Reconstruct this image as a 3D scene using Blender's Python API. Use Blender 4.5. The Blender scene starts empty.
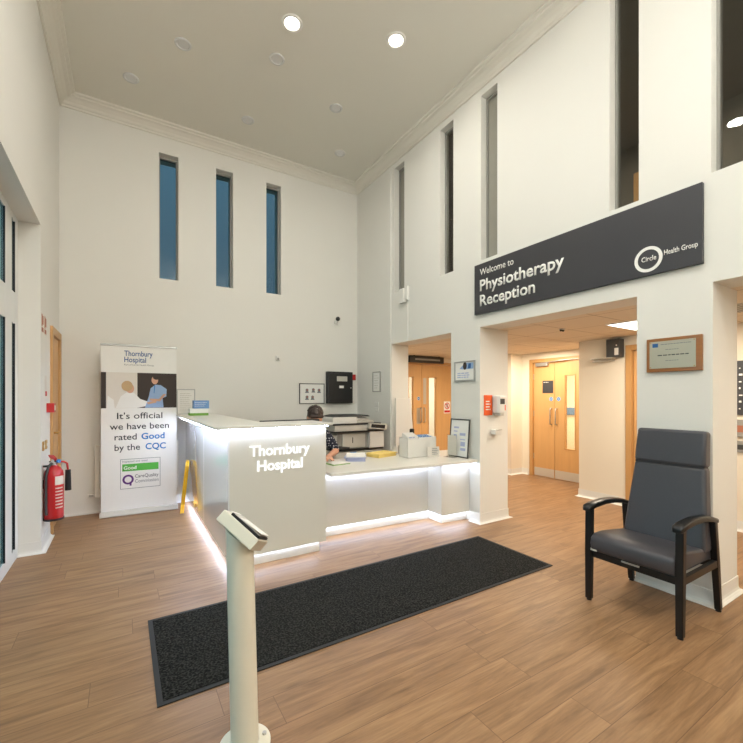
import bpy, bmesh, math, random
from mathutils import Vector, Matrix, Euler
random.seed(4)
PI = math.pi
sc = bpy.context.scene
COL = sc.collection

# ------------------------------------------------------------------ camera
cam_d = bpy.data.cameras.new('camera'); cam = bpy.data.objects.new('camera', cam_d); COL.objects.link(cam)
cam.location = (0, 0, 1.4)
cam.rotation_euler = (PI/2, 0, -math.radians(31.7))
cam_d.sensor_width = 36.0
cam_d.lens = 36.0*402/743
cam_d.shift_y = 25.0/743
cam_d.clip_start = 0.05
sc.camera = cam

# ------------------------------------------------------------------ world (dusk outside the windows)
EXPOSURE = 0.08
w = bpy.data.worlds.new('dusk'); sc.world = w; w.use_nodes = True
nt = w.node_tree; nt.nodes.clear()
wo = nt.nodes.new('ShaderNodeOutputWorld'); bg = nt.nodes.new('ShaderNodeBackground')
tc = nt.nodes.new('ShaderNodeTexCoord'); sp = nt.nodes.new('ShaderNodeSeparateXYZ'); rp = nt.nodes.new('ShaderNodeValToRGB')
nt.links.new(tc.outputs['Generated'], sp.inputs[0]); nt.links.new(sp.outputs['Z'], rp.inputs[0])
nt.links.new(rp.outputs[0], bg.inputs[0]); nt.links.new(bg.outputs[0], wo.inputs[0])
e = rp.color_ramp.elements
e[0].position = 0.0; e[0].color = (0.010, 0.028, 0.032, 1)
e[1].position = 0.16; e[1].color = (0.02, 0.05, 0.06, 1)
n_ = e.new(0.24); n_.color = (0.085, 0.15, 0.20, 1)
n_ = e.new(1.0); n_.color = (0.30, 0.46, 0.56, 1)
bg.inputs[1].default_value = 1.0

# ------------------------------------------------------------------ lights
def area(name, loc, size, power, color=(1, 1, 1), rot=(0, 0, 0), size_y=None, shape=None, spread=None):
    l = bpy.data.lights.new(name, 'AREA'); l.energy = power; l.color = color; l.size = size
    l.shape = shape or ('RECTANGLE' if size_y else 'SQUARE')
    if size_y: l.size_y = size_y
    if spread: l.spread = spread
    o = bpy.data.objects.new(name, l); COL.objects.link(o); o.location = loc; o.rotation_euler = rot
    return o
NEUT = (1.0, 1.0, 0.985)
for x in (0.3, 1.5):
    for y in (1.9, 0.3, -1.3):
        area('lobby_fill', (x, y, 4.87), 0.18, 12.5, NEUT, shape='DISK')  # unseen fill lights added overhead, behind the view, to light the room
for x, y in ((1.346, 3.597), (2.279, 3.232)):
    area('downlight_lamp', (x, y, 4.86), 0.16, 13, (1, .96, .88), shape='DISK')
area('ceiling_fill', (1.35, -2.0, 2.7), 3.2, 160, (1, 1, .98), rot=(PI, 0, 0), size_y=.5)      # unseen upward fill added behind the camera to brighten and neutralise the ceiling
WARM = (1.0, 0.87, 0.69)
for x, y in ((4.65, 2.02), (4.65, 4.6), (4.65, -0.2), (5.6, 4.1)):
    area('corridor_lamp', (x, y, 2.15), 0.5, 27, WARM)
area('daylight', (-3.2, 2.0, 2.6), 4.5, 340, (0.86, 0.94, 1.0), rot=(0, -PI/2, 0), size_y=3.5)   # dusk sky light on the glazed entrance
area('end_room_lamp', (5.2, 7.0, 2.14), 0.8, 60, (1, .93, .8))
area('ward_lamp', (7.1, 3.9, 2.14), 0.8, 85, (1, .93, .75))
area('landing_fill', (4.9, 2.2, 4.8), 0.3, 26, (1, .97, .9))  # added fill so the space behind the slot glass is not black

vs = sc.view_settings
vs.view_transform = 'Standard'; vs.look = 'None'; vs.gamma = 1.0; vs.use_curve_mapping = False
vs.exposure = EXPOSURE

# ------------------------------------------------------------------ materials
def lin(c): return tuple(((v/255)/12.92 if v/255 <= .04045 else (((v/255)+.055)/1.055)**2.4) for v in c)
def mat(name, rgb, rough=.5, metal=0., var=.04, scale=14., bump=0., coat=0., spec=.5, emit=0., stretch=None):
    m = bpy.data.materials.new(name); m.use_nodes = True
    t = m.node_tree; b = t.nodes['Principled BSDF']
    c = lin(rgb)
    tcn = t.nodes.new('ShaderNodeTexCoord'); nz = t.nodes.new('ShaderNodeTexNoise'); nz.inputs['Scale'].default_value = scale
    nz.inputs['Detail'].default_value = 4
    if stretch:
        mp = t.nodes.new('ShaderNodeMapping'); mp.inputs['Scale'].default_value = stretch
        t.links.new(tcn.outputs['Object'], mp.inputs[0]); t.links.new(mp.outputs[0], nz.inputs['Vector'])
    else:
        t.links.new(tcn.outputs['Object'], nz.inputs['Vector'])
    mx = t.nodes.new('ShaderNodeMix'); mx.data_type = 'RGBA'
    mx.inputs[6].default_value = tuple(min(1, v*(1-var)) for v in c)+(1,)
    mx.inputs[7].default_value = tuple(min(1, v*(1+var)) for v in c)+(1,)
    t.links.new(nz.outputs[0], mx.inputs[0]); t.links.new(mx.outputs[2], b.inputs['Base Color'])
    b.inputs['Roughness'].default_value = rough; b.inputs['Metallic'].default_value = metal
    b.inputs['Coat Weight'].default_value = coat; b.inputs['Coat Roughness'].default_value = .06
    b.inputs['Specular IOR Level'].default_value = spec
    if bump:
        bp = t.nodes.new('ShaderNodeBump'); bp.inputs['Strength'].default_value = bump; bp.inputs['Distance'].default_value = .004
        t.links.new(nz.outputs[0], bp.inputs['Height']); t.links.new(bp.outputs[0], b.inputs['Normal'])
    if emit:
        b.inputs['Emission Color'].default_value = c+(1,); b.inputs['Emission Strength'].default_value = emit
    return m
def glass_mat(name, tint, gloss=1.45, rough=0.0):
    m = bpy.data.materials.new(name); m.use_nodes = True; t = m.node_tree; t.nodes.clear()
    o = t.nodes.new('ShaderNodeOutputMaterial'); mx = t.nodes.new('ShaderNodeMixShader'); tr = t.nodes.new('ShaderNodeBsdfTransparent')
    gl = t.nodes.new('ShaderNodeBsdfGlossy'); lw = t.nodes.new('ShaderNodeLayerWeight'); lw.inputs['Blend'].default_value = .5
    pw = t.nodes.new('ShaderNodeMath'); pw.operation = 'POWER'; pw.inputs[1].default_value = 5
    ma = t.nodes.new('ShaderNodeMath'); ma.operation = 'MULTIPLY_ADD'; f0 = ((gloss-1)/(gloss+1))**2; ma.inputs[1].default_value = 1-f0; ma.inputs[2].default_value = f0
    tr.inputs[0].default_value = lin(tint)+(1,); gl.inputs['Roughness'].default_value = rough
    t.links.new(lw.outputs['Facing'], pw.inputs[0]); t.links.new(pw.outputs[0], ma.inputs[0])
    t.links.new(ma.outputs[0], mx.inputs[0]); t.links.new(tr.outputs[0], mx.inputs[1]); t.links.new(gl.outputs[0], mx.inputs[2]); t.links.new(mx.outputs[0], o.inputs[0])
    return m
def emit_mat(name, rgb, s):
    m = bpy.data.materials.new(name); m.use_nodes = True; t = m.node_tree; t.nodes.clear()
    o = t.nodes.new('ShaderNodeOutputMaterial'); em = t.nodes.new('ShaderNodeEmission')
    em.inputs[0].default_value = lin(rgb)+(1,); em.inputs[1].default_value = s; t.links.new(em.outputs[0], o.inputs[0]); return m

def floor_mat():
    m = bpy.data.materials.new('oak_vinyl_planks'); m.use_nodes = True; t = m.node_tree; b = t.nodes['Principled BSDF']; N = t.nodes.new; L = t.links.new
    tcn = N('ShaderNodeTexCoord')
    br = N('ShaderNodeTexBrick'); br.offset = .37; br.offset_frequency = 2; br.squash = 1
    br.inputs['Scale'].default_value = 1; br.inputs['Brick Width'].default_value = 1.22; br.inputs['Row Height'].default_value = .184
    br.inputs['Mortar Size'].default_value = .0016; br.inputs['Mortar Smooth'].default_value = .2; br.inputs['Bias'].default_value = 0
    br.inputs['Color1'].default_value = (0, 0, 0, 1); br.inputs['Color2'].default_value = (1, 1, 1, 1); br.inputs['Mortar'].default_value = (.5, .5, .5, 1)
    sx = N('ShaderNodeSeparateXYZ'); L(tcn.outputs['Object'], sx.inputs[0])
    dv = N('ShaderNodeMath'); dv.operation = 'DIVIDE'; L(sx.outputs['Y'], dv.inputs[0]); dv.inputs[1].default_value = .184
    fl = N('ShaderNodeMath'); fl.operation = 'FLOOR'; L(dv.outputs[0], fl.inputs[0])
    wn = N('ShaderNodeTexWhiteNoise'); wn.noise_dimensions = '1D'; L(fl.outputs[0], wn.inputs['W'])
    ma = N('ShaderNodeMath'); ma.operation = 'MULTIPLY_ADD'; L(wn.outputs['Value'], ma.inputs[0]); ma.inputs[1].default_value = 1.22; L(sx.outputs['X'], ma.inputs[2])
    cb = N('ShaderNodeCombineXYZ'); L(ma.outputs[0], cb.inputs['X']); L(sx.outputs['Y'], cb.inputs['Y'])
    br.offset = 0; L(cb.outputs[0], br.inputs['Vector'])
    # offset grain per plank
    ad = N('ShaderNodeVectorMath'); ad.operation = 'MULTIPLY_ADD'; L(br.outputs['Color'], ad.inputs[0]); ad.inputs[1].default_value = (7, 3, 5); L(tcn.outputs['Object'], ad.inputs[2])
    mp = N('ShaderNodeMapping'); mp.inputs['Scale'].default_value = (.9, 9, 1); L(ad.outputs[0], mp.inputs[0])
    n1 = N('ShaderNodeTexNoise'); n1.inputs['Scale'].default_value = 2.2; n1.inputs['Detail'].default_value = 7; n1.inputs['Roughness'].default_value = .62; n1.inputs['Distortion'].default_value = .6; L(mp.outputs[0], n1.inputs['Vector'])
    mp2 = N('ShaderNodeMapping'); mp2.inputs['Scale'].default_value = (3, 60, 1); L(ad.outputs[0], mp2.inputs[0])
    n2 = N('ShaderNodeTexNoise'); n2.inputs['Scale'].default_value = 2.; n2.inputs['Detail'].default_value = 3; L(mp2.outputs[0], n2.inputs['Vector'])
    n3 = N('ShaderNodeTexNoise'); n3.inputs['Scale'].default_value = 2.3; n3.inputs['Detail'].default_value = 2; L(tcn.outputs['Object'], n3.inputs['Vector'])
    r1 = N('ShaderNodeValToRGB'); L(n1.outputs[0], r1.inputs[0])
    el = r1.color_ramp.elements; el[0].position = .28; el[0].color = lin((117, 87, 58))+(1,); el[1].position = .72; el[1].color = lin((166, 131, 95))+(1,)
    q = el.new(.5); q.color = lin((147, 112, 79))+(1,)
    m1 = N('ShaderNodeMix'); m1.data_type = 'RGBA'; m1.blend_type = 'MULTIPLY'; m1.inputs[0].default_value = .55
    L(r1.outputs[0], m1.inputs[6])
    r2 = N('ShaderNodeValToRGB'); L(n2.outputs[0], r2.inputs[0]); r2.color_ramp.elements[0].position = .3; r2.color_ramp.elements[0].color = (.72, .72, .72, 1); r2.color_ramp.elements[1].position = .6; r2.color_ramp.elements[1].color = (1, 1, 1, 1)
    L(r2.outputs[0], m1.inputs[7])
    # plank tone
    r3 = N('ShaderNodeValToRGB'); L(br.outputs['Color'], r3.inputs[0]); r3.color_ramp.elements[0].color = (.93, .925, .92, 1); r3.color_ramp.elements[1].color = (1.05, 1.045, 1.04, 1)
    m2 = N('ShaderNodeMix'); m2.data_type = 'RGBA'; m2.blend_type = 'MULTIPLY'; m2.inputs[0].default_value = 1; L(m1.outputs[2], m2.inputs[6]); L(r3.outputs[0], m2.inputs[7])
    m3 = N('ShaderNodeMix'); m3.data_type = 'RGBA'; L(br.outputs['Fac'], m3.inputs[0]); L(m2.outputs[2], m3.inputs[6]); m3.inputs[7].default_value = lin((106, 77, 52))+(1,)
    L(m3.outputs[2], b.inputs['Base Color'])
    mr = N('ShaderNodeMapRange'); L(n3.outputs[0], mr.inputs[0]); mr.inputs[3].default_value = .33; mr.inputs[4].default_value = .5; L(mr.outputs[0], b.inputs['Roughness'])
    bp = N('ShaderNodeBump'); bp.inputs['Strength'].default_value = .12; bp.inputs['Distance'].default_value = .002; L(n2.outputs[0], bp.inputs['Height']); L(bp.outputs[0], b.inputs['Normal'])
    b.inputs['Specular IOR Level'].default_value = .4
    return m
def tile_mat():
    m = bpy.data.materials.new('suspended_ceiling_tiles'); m.use_nodes = True; t = m.node_tree; b = t.nodes['Principled BSDF']; N = t.nodes.new; L = t.links.new
    tcn = N('ShaderNodeTexCoord'); mp = N('ShaderNodeMapping'); mp.inputs['Location'].default_value = (.43, .28, 0); L(tcn.outputs['Object'], mp.inputs[0])
    br = N('ShaderNodeTexBrick'); br.offset = 0; br.inputs['Scale'].default_value = 1; br.inputs['Brick Width'].default_value = .6; br.inputs['Row Height'].default_value = .6; br.inputs['Mortar Size'].default_value = .006
    br.inputs['Color1'].default_value = br.inputs['Color2'].default_value = lin((226, 214, 196))+(1,); br.inputs['Mortar'].default_value = lin((170, 154, 132))+(1,)
    L(mp.outputs[0], br.inputs['Vector']); L(br.outputs['Color'], b.inputs['Base Color']); b.inputs['Roughness'].default_value = .9
    return m
def mat_pile():
    m = bpy.data.materials.new('charcoal_mat_pile'); m.use_nodes = True; t = m.node_tree; b = t.nodes['Principled BSDF']; N = t.nodes.new; L = t.links.new
    tcn = N('ShaderNodeTexCoord'); n1 = N('ShaderNodeTexNoise'); n1.inputs['Scale'].default_value = 90; n1.inputs['Detail'].default_value = 3; L(tcn.outputs['Object'], n1.inputs['Vector'])
    r = N('ShaderNodeValToRGB'); L(n1.outputs[0], r.inputs[0]); r.color_ramp.elements[0].position = .4; r.color_ramp.elements[0].color = lin((20, 20, 19))+(1,); r.color_ramp.elements[1].position = .68; r.color_ramp.elements[1].color = lin((58, 57, 54))+(1,)
    L(r.outputs[0], b.inputs['Base Color']); b.inputs['Roughness'].default_value = 1; b.inputs['Specular IOR Level'].default_value = .1
    bp = N('ShaderNodeBump'); bp.inputs['Strength'].default_value = .8; bp.inputs['Distance'].default_value = .006; L(n1.outputs[0], bp.inputs['Height']); L(bp.outputs[0], b.inputs['Normal'])
    return m
def dots_mat():
    m = bpy.data.materials.new('navy_polka_dot_cotton'); m.use_nodes = True; t = m.node_tree; b = t.nodes['Principled BSDF']; N = t.nodes.new; L = t.links.new
    tcn = N('ShaderNodeTexCoord'); v = N('ShaderNodeTexVoronoi'); v.inputs['Scale'].default_value = 34; v.inputs['Randomness'].default_value = .25; L(tcn.outputs['Object'], v.inputs['Vector'])
    r = N('ShaderNodeValToRGB'); r.color_ramp.interpolation = 'CONSTANT'; L(v.outputs['Distance'], r.inputs[0])
    r.color_ramp.elements[0].color = lin((225, 225, 228))+(1,); r.color_ramp.elements[1].position = .24; r.color_ramp.elements[1].color = lin((30, 33, 48))+(1,)
    L(r.outputs[0], b.inputs['Base Color']); b.inputs['Roughness'].default_value = .9
    return m

M = dict(
    wall=mat('white_wall_paint', (229, 227, 220), .75, var=.012, scale=3, bump=.02, spec=.25),
    ceil=mat('white_ceiling_paint', (222, 219, 208), .85, var=.012, scale=2, spec=.2),
    cream=mat('cream_corridor_paint', (234, 224, 206), .7, var=.012, scale=3, spec=.25),
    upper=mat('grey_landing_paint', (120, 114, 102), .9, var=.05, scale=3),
    skirt=mat('white_vinyl_skirting', (228, 226, 220), .4, var=.015, scale=5),
    crown=mat('white_gloss_moulding', (224, 220, 209), .5, var=.01, scale=5),
    frame=mat('white_window_frame', (226, 228, 226), .35, var=.01, scale=6),
    floor=floor_mat(), tile=tile_mat(), pile=mat_pile(), dots=dots_mat(),
    rubber=mat('dark_rubber_edge', (34, 34, 35), .7, var=.1, scale=30),
    glass_ext=glass_mat('teal_window_glass', (205, 225, 232)),
    glass_door=glass_mat('dark_teal_glazing', (150, 180, 184), 1.3),
    glass_int=glass_mat('clear_glass', (236, 235, 230), 1.45),
    acrylic=glass_mat('clear_acrylic', (248, 248, 246), 1.2),
    lam=mat('white_gloss_laminate', (230, 231, 232), .10, var=.01, scale=4, coat=1.0),
    lam_front=mat('white_satin_laminate', (218, 216, 207), .42, var=.01, scale=4, coat=.1),
    top=mat('cream_solid_surface', (228, 225, 216), .28, var=.02, scale=40),
    led_low=emit_mat('floor_led_strip_glow', (216, 228, 255), 26),
    led_side=emit_mat('side_led_strip_glow', (216, 228, 255), 90),
    led=emit_mat('led_strip_glow', (216, 228, 255), 42),
    letters=emit_mat('backlit_letter_acrylic', (255, 255, 252), 1.15),
    bulb=emit_mat('lamp_diffuser', (255, 248, 232), 14),
    panel_light=emit_mat('light_panel_diffuser', (255, 248, 236), 5),
    offlamp=mat('unlit_lamp_glass', (214, 214, 212), .25, var=.02),
    sign=mat('charcoal_sign_face', (58, 58, 62), .5, var=.02, scale=6),
    white=mat('white_vinyl_lettering', (242, 241, 236), .6, var=.005),
    paper=mat('white_paper', (236, 235, 230), .8, var=.02, scale=20),
    plastic=mat('white_plastic', (228, 226, 220), .35, var=.01),
    greyplastic=mat('grey_plastic', (150, 148, 142), .45, var=.03),
    lightgrey=mat('light_grey_plastic', (196, 192, 182), .45, var=.03),
    darkgrey=mat('dark_grey_plastic', (66, 66, 66), .5, var=.04),
    black=mat('black_plastic', (24, 24, 25), .38, var=.06),
    blackpaint=mat('black_lacquered_wood', (12, 12, 13), .38, var=.15, scale=40, stretch=(1, 1, .2)),
    vinyl=mat('charcoal_vinyl_upholstery', (66, 65, 70), .42, var=.05, scale=60, bump=.05),
    piping=mat('black_seam_piping', (40, 40, 44), .6),
    oak=mat('oak_veneer', (208, 162, 106), .42, var=.10, scale=3, stretch=(9, 9, .7)),
    oakframe=mat('oak_frame', (196, 150, 94), .42, var=.10, scale=3, stretch=(9, 9, .7)),
    plaquewood=mat('mahogany_plaque_wood', (150, 96, 44), .3, var=.22, scale=6, stretch=(1.5, 6, 14), coat=.3),
    steel=mat('brushed_steel', (190, 188, 182), .32, metal=.9, var=.05, scale=8, stretch=(1, 1, 40)),
    kick=mat('satin_kick_plate', (206, 200, 190), .42, metal=.25, var=.03),
    grey_pane=mat('opaque_grey_pane', (150, 147, 136), .2, var=.04, coat=.4),  # opaque grey with a light coat, for two of the slot panes
    silver=mat('silver_aluminium', (182, 182, 180), .4, metal=.7, var=.03),
    plate=mat('engraved_silver_plate', (190, 182, 162), .38, metal=.45, var=.05, scale=5),
    red=mat('red_paint', (186, 22, 26), .35, var=.06, coat=.3),
    redflat=mat('red_print', (196, 34, 30), .6),
    orange=mat('orange_card', (232, 92, 30), .5, var=.04),
    yellow=mat('yellow_plastic', (240, 184, 20), .4, var=.04),
    yellowpaper=mat('yellow_paper', (236, 208, 122), .8, var=.05, scale=30),
    bluepaper=mat('pale_blue_paper', (176, 184, 216), .8, var=.08, scale=30),
    greenpaper=mat('green_leaflet_card', (122, 170, 76), .7, var=.06),
    bluecard=mat('blue_leaflet_card', (112, 150, 200), .7, var=.12, scale=60),
    blue=mat('blue_print', (44, 124, 192), .6), dkblue=mat('navy_print', (40, 92, 150), .6), ink=mat('dark_print', (44, 46, 52), .6),
    greyink=mat('grey_print', (120, 122, 126), .6), green=mat('green_print', (78, 168, 62), .6), purple=mat('purple_print', (92, 44, 118), .6),
    brown=mat('dark_brown_print', (52, 40, 34), .6), skinprint=mat('skin_print', (206, 160, 134), .6), blond=mat('blonde_print', (190, 160, 118), .6),
    tunic=mat('pale_blue_print', (150, 178, 214), .6), creamprint=mat('cream_print', (222, 216, 206), .6), redbrown=mat('faded_brown_print', (168, 106, 80), .6),
    bollard=mat('cream_powder_coat', (224, 219, 202), .38, var=.015, scale=6),
    rad=mat('white_radiator_enamel', (232, 228, 218), .35, var=.01),
    brass=mat('brass', (190, 150, 80), .35, metal=.8, var=.05),
    skin=mat('skin', (205, 152, 124), .55, var=.05, scale=20), hair=mat('dark_brown_hair', (54, 38, 29), .5, var=.3, scale=90, stretch=(1, 1, .15), bump=.3),
    trousers=mat('black_trousers', (28, 28, 32), .9), shoe=mat('black_shoe_leather', (20, 20, 20), .4), eye=mat('eye_white', (235, 232, 226), .3), iris=mat('dark_iris', (50, 34, 24), .2), lip=mat('lip', (178, 104, 94), .5),
    chairfab=mat('black_office_fabric', (34, 34, 36), .9, var=.1, scale=60),
    handrail=mat('blue_handrail', (104, 138, 184), .5),
    screen=mat('dark_screen', (18, 20, 24), .12),
)

# ------------------------------------------------------------------ mesh helpers
class MB:
    def __init__(s): s.bm = bmesh.new()
    def box(s, x0, x1, y0, y1, z0, z1, mtx=None):
        r = bmesh.ops.create_cube(s.bm, size=1)
        T = Matrix.Translation(((x0+x1)/2, (y0+y1)/2, (z0+z1)/2)) @ Matrix.Diagonal((abs(x1-x0), abs(y1-y0), abs(z1-z0), 1))
        bmesh.ops.transform(s.bm, matrix=(mtx @ T) if mtx else T, verts=r['verts']); return s
    def cone(s, p0, p1, r0, r1=None, seg=24):
        r1 = r0 if r1 is None else r1
        p0, p1 = Vector(p0), Vector(p1); d = p1-p0
        r = bmesh.ops.create_cone(s.bm, cap_ends=True, segments=seg, radius1=r0, radius2=max(r1, 1e-5), depth=d.length)
        T = Matrix.Translation((p0+p1)/2) @ d.to_track_quat('Z', 'Y').to_matrix().to_4x4()
        bmesh.ops.transform(s.bm, matrix=T, verts=r['verts']); return s
    def ball(s, c, r, sub=2, sc=(1, 1, 1), rot=None):
        q = bmesh.ops.create_icosphere(s.bm, subdivisions=sub, radius=1)
        T = Matrix.Translation(c) @ (Euler(rot).to_matrix().to_4x4() if rot else Matrix()) @ Matrix.Diagonal((r*sc[0], r*sc[1], r*sc[2], 1))
        bmesh.ops.transform(s.bm, matrix=T, verts=q['verts']); return s
    def chain(s, pts, rad, seg=16):
        for i in range(len(pts)):
            s.ball(pts[i], rad[i])
            if i: s.cone(pts[i-1], pts[i], rad[i-1], rad[i], seg)
        return s
    def tube(s, pts, r, seg=10):
        pts = [Vector(p) for p in pts]; rings = []
        up = None
        for i, p in enumerate(pts):
            d = (pts[min(i+1, len(pts)-1)]-pts[max(i-1, 0)]).normalized()
            if up is None: up = d.orthogonal().normalized()
            up = (up-d*up.dot(d)).normalized(); sd = d.cross(up)
            rr = r[i] if isinstance(r, (list, tuple)) else r
            rings.append([s.bm.verts.new(p+rr*(math.cos(2*PI*k/seg)*up+math.sin(2*PI*k/seg)*sd)) for k in range(seg)])
        for a, b in zip(rings, rings[1:]):
            for k in range(seg): s.bm.faces.new((a[k], a[(k+1) % seg], b[(k+1) % seg], b[k]))
        s.bm.faces.new(rings[0][::-1]); s.bm.faces.new(rings[-1]); return s
    def prism(s, poly, a0, a1, axis='z'):
        def P(u, v, w_): return {'z': (u, v, w_), 'y': (u, w_, v), 'x': (w_, u, v)}[axis]
        lo = [s.bm.verts.new(P(u, v, a0)) for u, v in poly]; hi = [s.bm.verts.new(P(u, v, a1)) for u, v in poly]
        n = len(poly)
        s.bm.faces.new(lo[::-1]); s.bm.faces.new(hi)
        for i in range(n): s.bm.faces.new((lo[i], lo[(i+1) % n], hi[(i+1) % n], hi[i]))
        bmesh.ops.recalc_face_normals(s.bm, faces=s.bm.faces[:]); return s
    def lathe(s, prof, c=(0, 0, 0), seg=32):
        rings = [[s.bm.verts.new((c[0]+r*math.cos(2*PI*k/seg), c[1]+r*math.sin(2*PI*k/seg), c[2]+z)) for k in range(seg)] for r, z in prof]
        for a, b in zip(rings, rings[1:]):
            for k in range(seg): s.bm.faces.new((a[k], a[(k+1) % seg], b[(k+1) % seg], b[k]))
        s.bm.faces.new(rings[0][::-1]); s.bm.faces.new(rings[-1]); return s
    def ring(s, c, ro, ri, y0, y1, seg=40, squash=1):      # annulus facing -y
        a = [[s.bm.verts.new((c[0]+r*math.cos(2*PI*k/seg), y, c[1]+r*squash*math.sin(2*PI*k/seg))) for k in range(seg)] for r, y in ((ro, y0), (ri, y0), (ri, y1), (ro, y1))]
        for i in range(4):
            p, q = a[i], a[(i+1) % 4]
            for k in range(seg): s.bm.faces.new((p[k], p[(k+1) % seg], q[(k+1) % seg], q[k]))
        bmesh.ops.recalc_face_normals(s.bm, faces=s.bm.faces[:]); return s
    def disc(s, u, v, r, y0, y1, seg=28): return s.cone((u, y0, v), (u, y1, v), r, r, seg)
    def sweep(s, path, prof, closed=False):               # prof: (out, z); out is to the right of the walking direction
        n = len(path); P = [Vector((a[0], a[1])) for a in path]; secs = []
        for i in range(n):
            dirs = []
            if closed or i > 0: dirs.append((P[i]-P[i-1]).normalized())
            if closed or i < n-1: dirs.append((P[(i+1) % n]-P[i]).normalized())
            ns = [Vector((d.y, -d.x)) for d in dirs]
            m = sum(ns, Vector((0, 0))).normalized(); k = 1/max(.3, m.dot(ns[0]))
            secs.append([s.bm.verts.new((P[i].x+m.x*k*o, P[i].y+m.y*k*o, z)) for o, z in prof])
        q = len(prof)
        for i in range(n if closed else n-1):
            a, b = secs[i], secs[(i+1) % n]
            for j in range(q): s.bm.faces.new((a[j], b[j], b[(j+1) % q], a[(j+1) % q]))
        if not closed: s.bm.faces.new(secs[0]); s.bm.faces.new(secs[-1][::-1])
        bmesh.ops.recalc_face_normals(s.bm, faces=s.bm.faces[:]); return s
    def build(s, name, m, parent=None, bevel=0, smooth=False, seg=2, subsurf=0, loc=None, rot=None, kind=None):
        me = bpy.data.meshes.new(name); s.bm.to_mesh(me); s.bm.free(); me.materials.append(M[m] if isinstance(m, str) else m)
        if smooth:
            me.polygons.foreach_set('use_smooth', [True]*len(me.polygons))
        o = bpy.data.objects.new(name, me); COL.objects.link(o)
        if smooth and not subsurf:
            try: me.set_sharp_from_angle(angle=math.radians(40))
            except Exception: pass
        if bevel:
            b = o.modifiers.new('bevel', 'BEVEL'); b.width = bevel; b.segments = seg; b.limit_method = 'ANGLE'; b.angle_limit = math.radians(40)
        if subsurf:
            b = o.modifiers.new('sub', 'SUBSURF'); b.levels = subsurf; b.render_levels = subsurf
        if parent: o.parent = parent
        if loc: o.location = loc
        if rot: o.rotation_euler = rot
        if kind: o['kind'] = kind
        return o
def B(*a): return MB().box(*a)
def tag(o, label, cat, group=None, kind=None):
    o['label'] = label; o['category'] = cat
    if group: o['group'] = group
    if kind: o['kind'] = kind
    return o
def thing(name, label, cat, loc=(0, 0, 0), rz=0, group=None):
    o = bpy.data.objects.new(name, None); COL.objects.link(o); o.location = loc; o.rotation_euler = (0, 0, rz); o.empty_display_size = .1
    return tag(o, label, cat, group)
def structure(name, mb, m, parent=None, **k):
    o = mb.build(name, m, parent, **k)
    if not parent: o['kind'] = 'structure'
    return o
def sroot(name, loc=(0, 0, 0), rz=0):
    o = bpy.data.objects.new(name, None); COL.objects.link(o); o.location = loc; o.rotation_euler = (0, 0, rz); o['kind'] = 'structure'; return o
def text(name, s, m, parent, u, v, y, width=None, height=None, bold=0., align='LEFT', thick=.001):
    """one line of lettering facing local -y; u,v = left/centre and baseline; width or cap-height fixes the size"""
    cu = bpy.data.curves.new(name, 'FONT'); cu.body = s; cu.size = 1; cu.align_x = 'LEFT'; cu.offset = bold; cu.extrude = .0; cu.resolution_u = 3
    tmp = bpy.data.objects.new('tmp', cu); COL.objects.link(tmp)
    dg = bpy.context.evaluated_depsgraph_get(); me = bpy.data.meshes.new_from_object(tmp.evaluated_get(dg)); bpy.data.objects.remove(tmp)
    me.name = name
    xs = [p.co.x for p in me.vertices]; x0, x1 = min(xs), max(xs)
    kx = width/(x1-x0) if width else None
    kz = height/.70 if height else None
    kx = kx or kz; kz = kz or kx
    off = -x0*kx if align == 'LEFT' else -(x0+x1)/2*kx
    bm = bmesh.new(); bm.from_mesh(me); bpy.data.meshes.remove(me)
    for p in bm.verts: p.co = Vector((u+off+p.co.x*kx, y, v+p.co.y*kz))
    if thick:
        r = bmesh.ops.extrude_face_region(bm, geom=bm.faces[:])
        for g in r['geom']:
            if isinstance(g, bmesh.types.BMVert): g.co.y -= thick
        bmesh.ops.recalc_face_normals(bm, faces=bm.faces[:])
    mb = MB(); mb.bm.free(); mb.bm = bm
    return mb.build(name, m, parent)
def lines(name, m, parent, u0, u1, v_top, v_bot, n, y, h=.006, ragged=.3, name_seed=1):
    rnd = random.Random(name_seed); mb = MB()
    for i in range(n):
        z = v_top+(v_bot-v_top)*(i+.5)/n
        u, end = u0, u1-(u1-u0)*rnd.random()*ragged
        while u < end-h:
            wd = min(end-u, h*rnd.uniform(1.6, 5)); mb.box(u, u+wd, y-.0006, y, z-h/2, z+h/2); u += wd+h*.8
    return mb.build(name, m, parent)

XW, YB, XL, ZC = 3.345, 5.87, -.63, 4.9
HD = 2.165      # header height of the openings and the corridor ceiling

# ------------------------------------------------------------------ structure
structure('floor', B(-1.2, 9, -2.7, 8.6, -.1, 0), 'floor')
structure('ceiling', B(-1.1, 3.7, -2.7, 6.2, ZC, ZC+.12), 'ceil')
# back wall with three slots
wins_b = ((.394, .622), (1.094, 1.322), (1.799, 2.023)); bz0, bz1 = 2.932, 4.562
mb = MB(); mb.box(-1.1, 3.64, YB, YB+.3, 0, bz0); mb.box(-1.1, 3.64, YB, YB+.3, bz1, ZC)
xs = [-1.1]+[v for a in wins_b for v in a]+[3.64]
for i in range(0, len(xs), 2): mb.box(xs[i], xs[i+1], YB, YB+.3, bz0, bz1)
structure('wall_back', mb, 'wall')
def slot_window(name, loc, rz, wd, z0, z1, rec, glass, fr=.018):
    r = sroot(name, loc, rz); h = z1-z0
    mb = MB(); mb.box(0, fr, rec, rec+.05, 0, h).box(wd-fr, wd, rec, rec+.05, 0, h).box(fr, wd-fr, rec, rec+.05, 0, fr).box(fr, wd-fr, rec, rec+.05, h-fr*1.4, h)
    mb.build('window_frame', 'greyplastic', r)
    B(fr, wd-fr, rec+.02, rec+.03, fr, h-fr).build('pane', glass, r); return r
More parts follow.
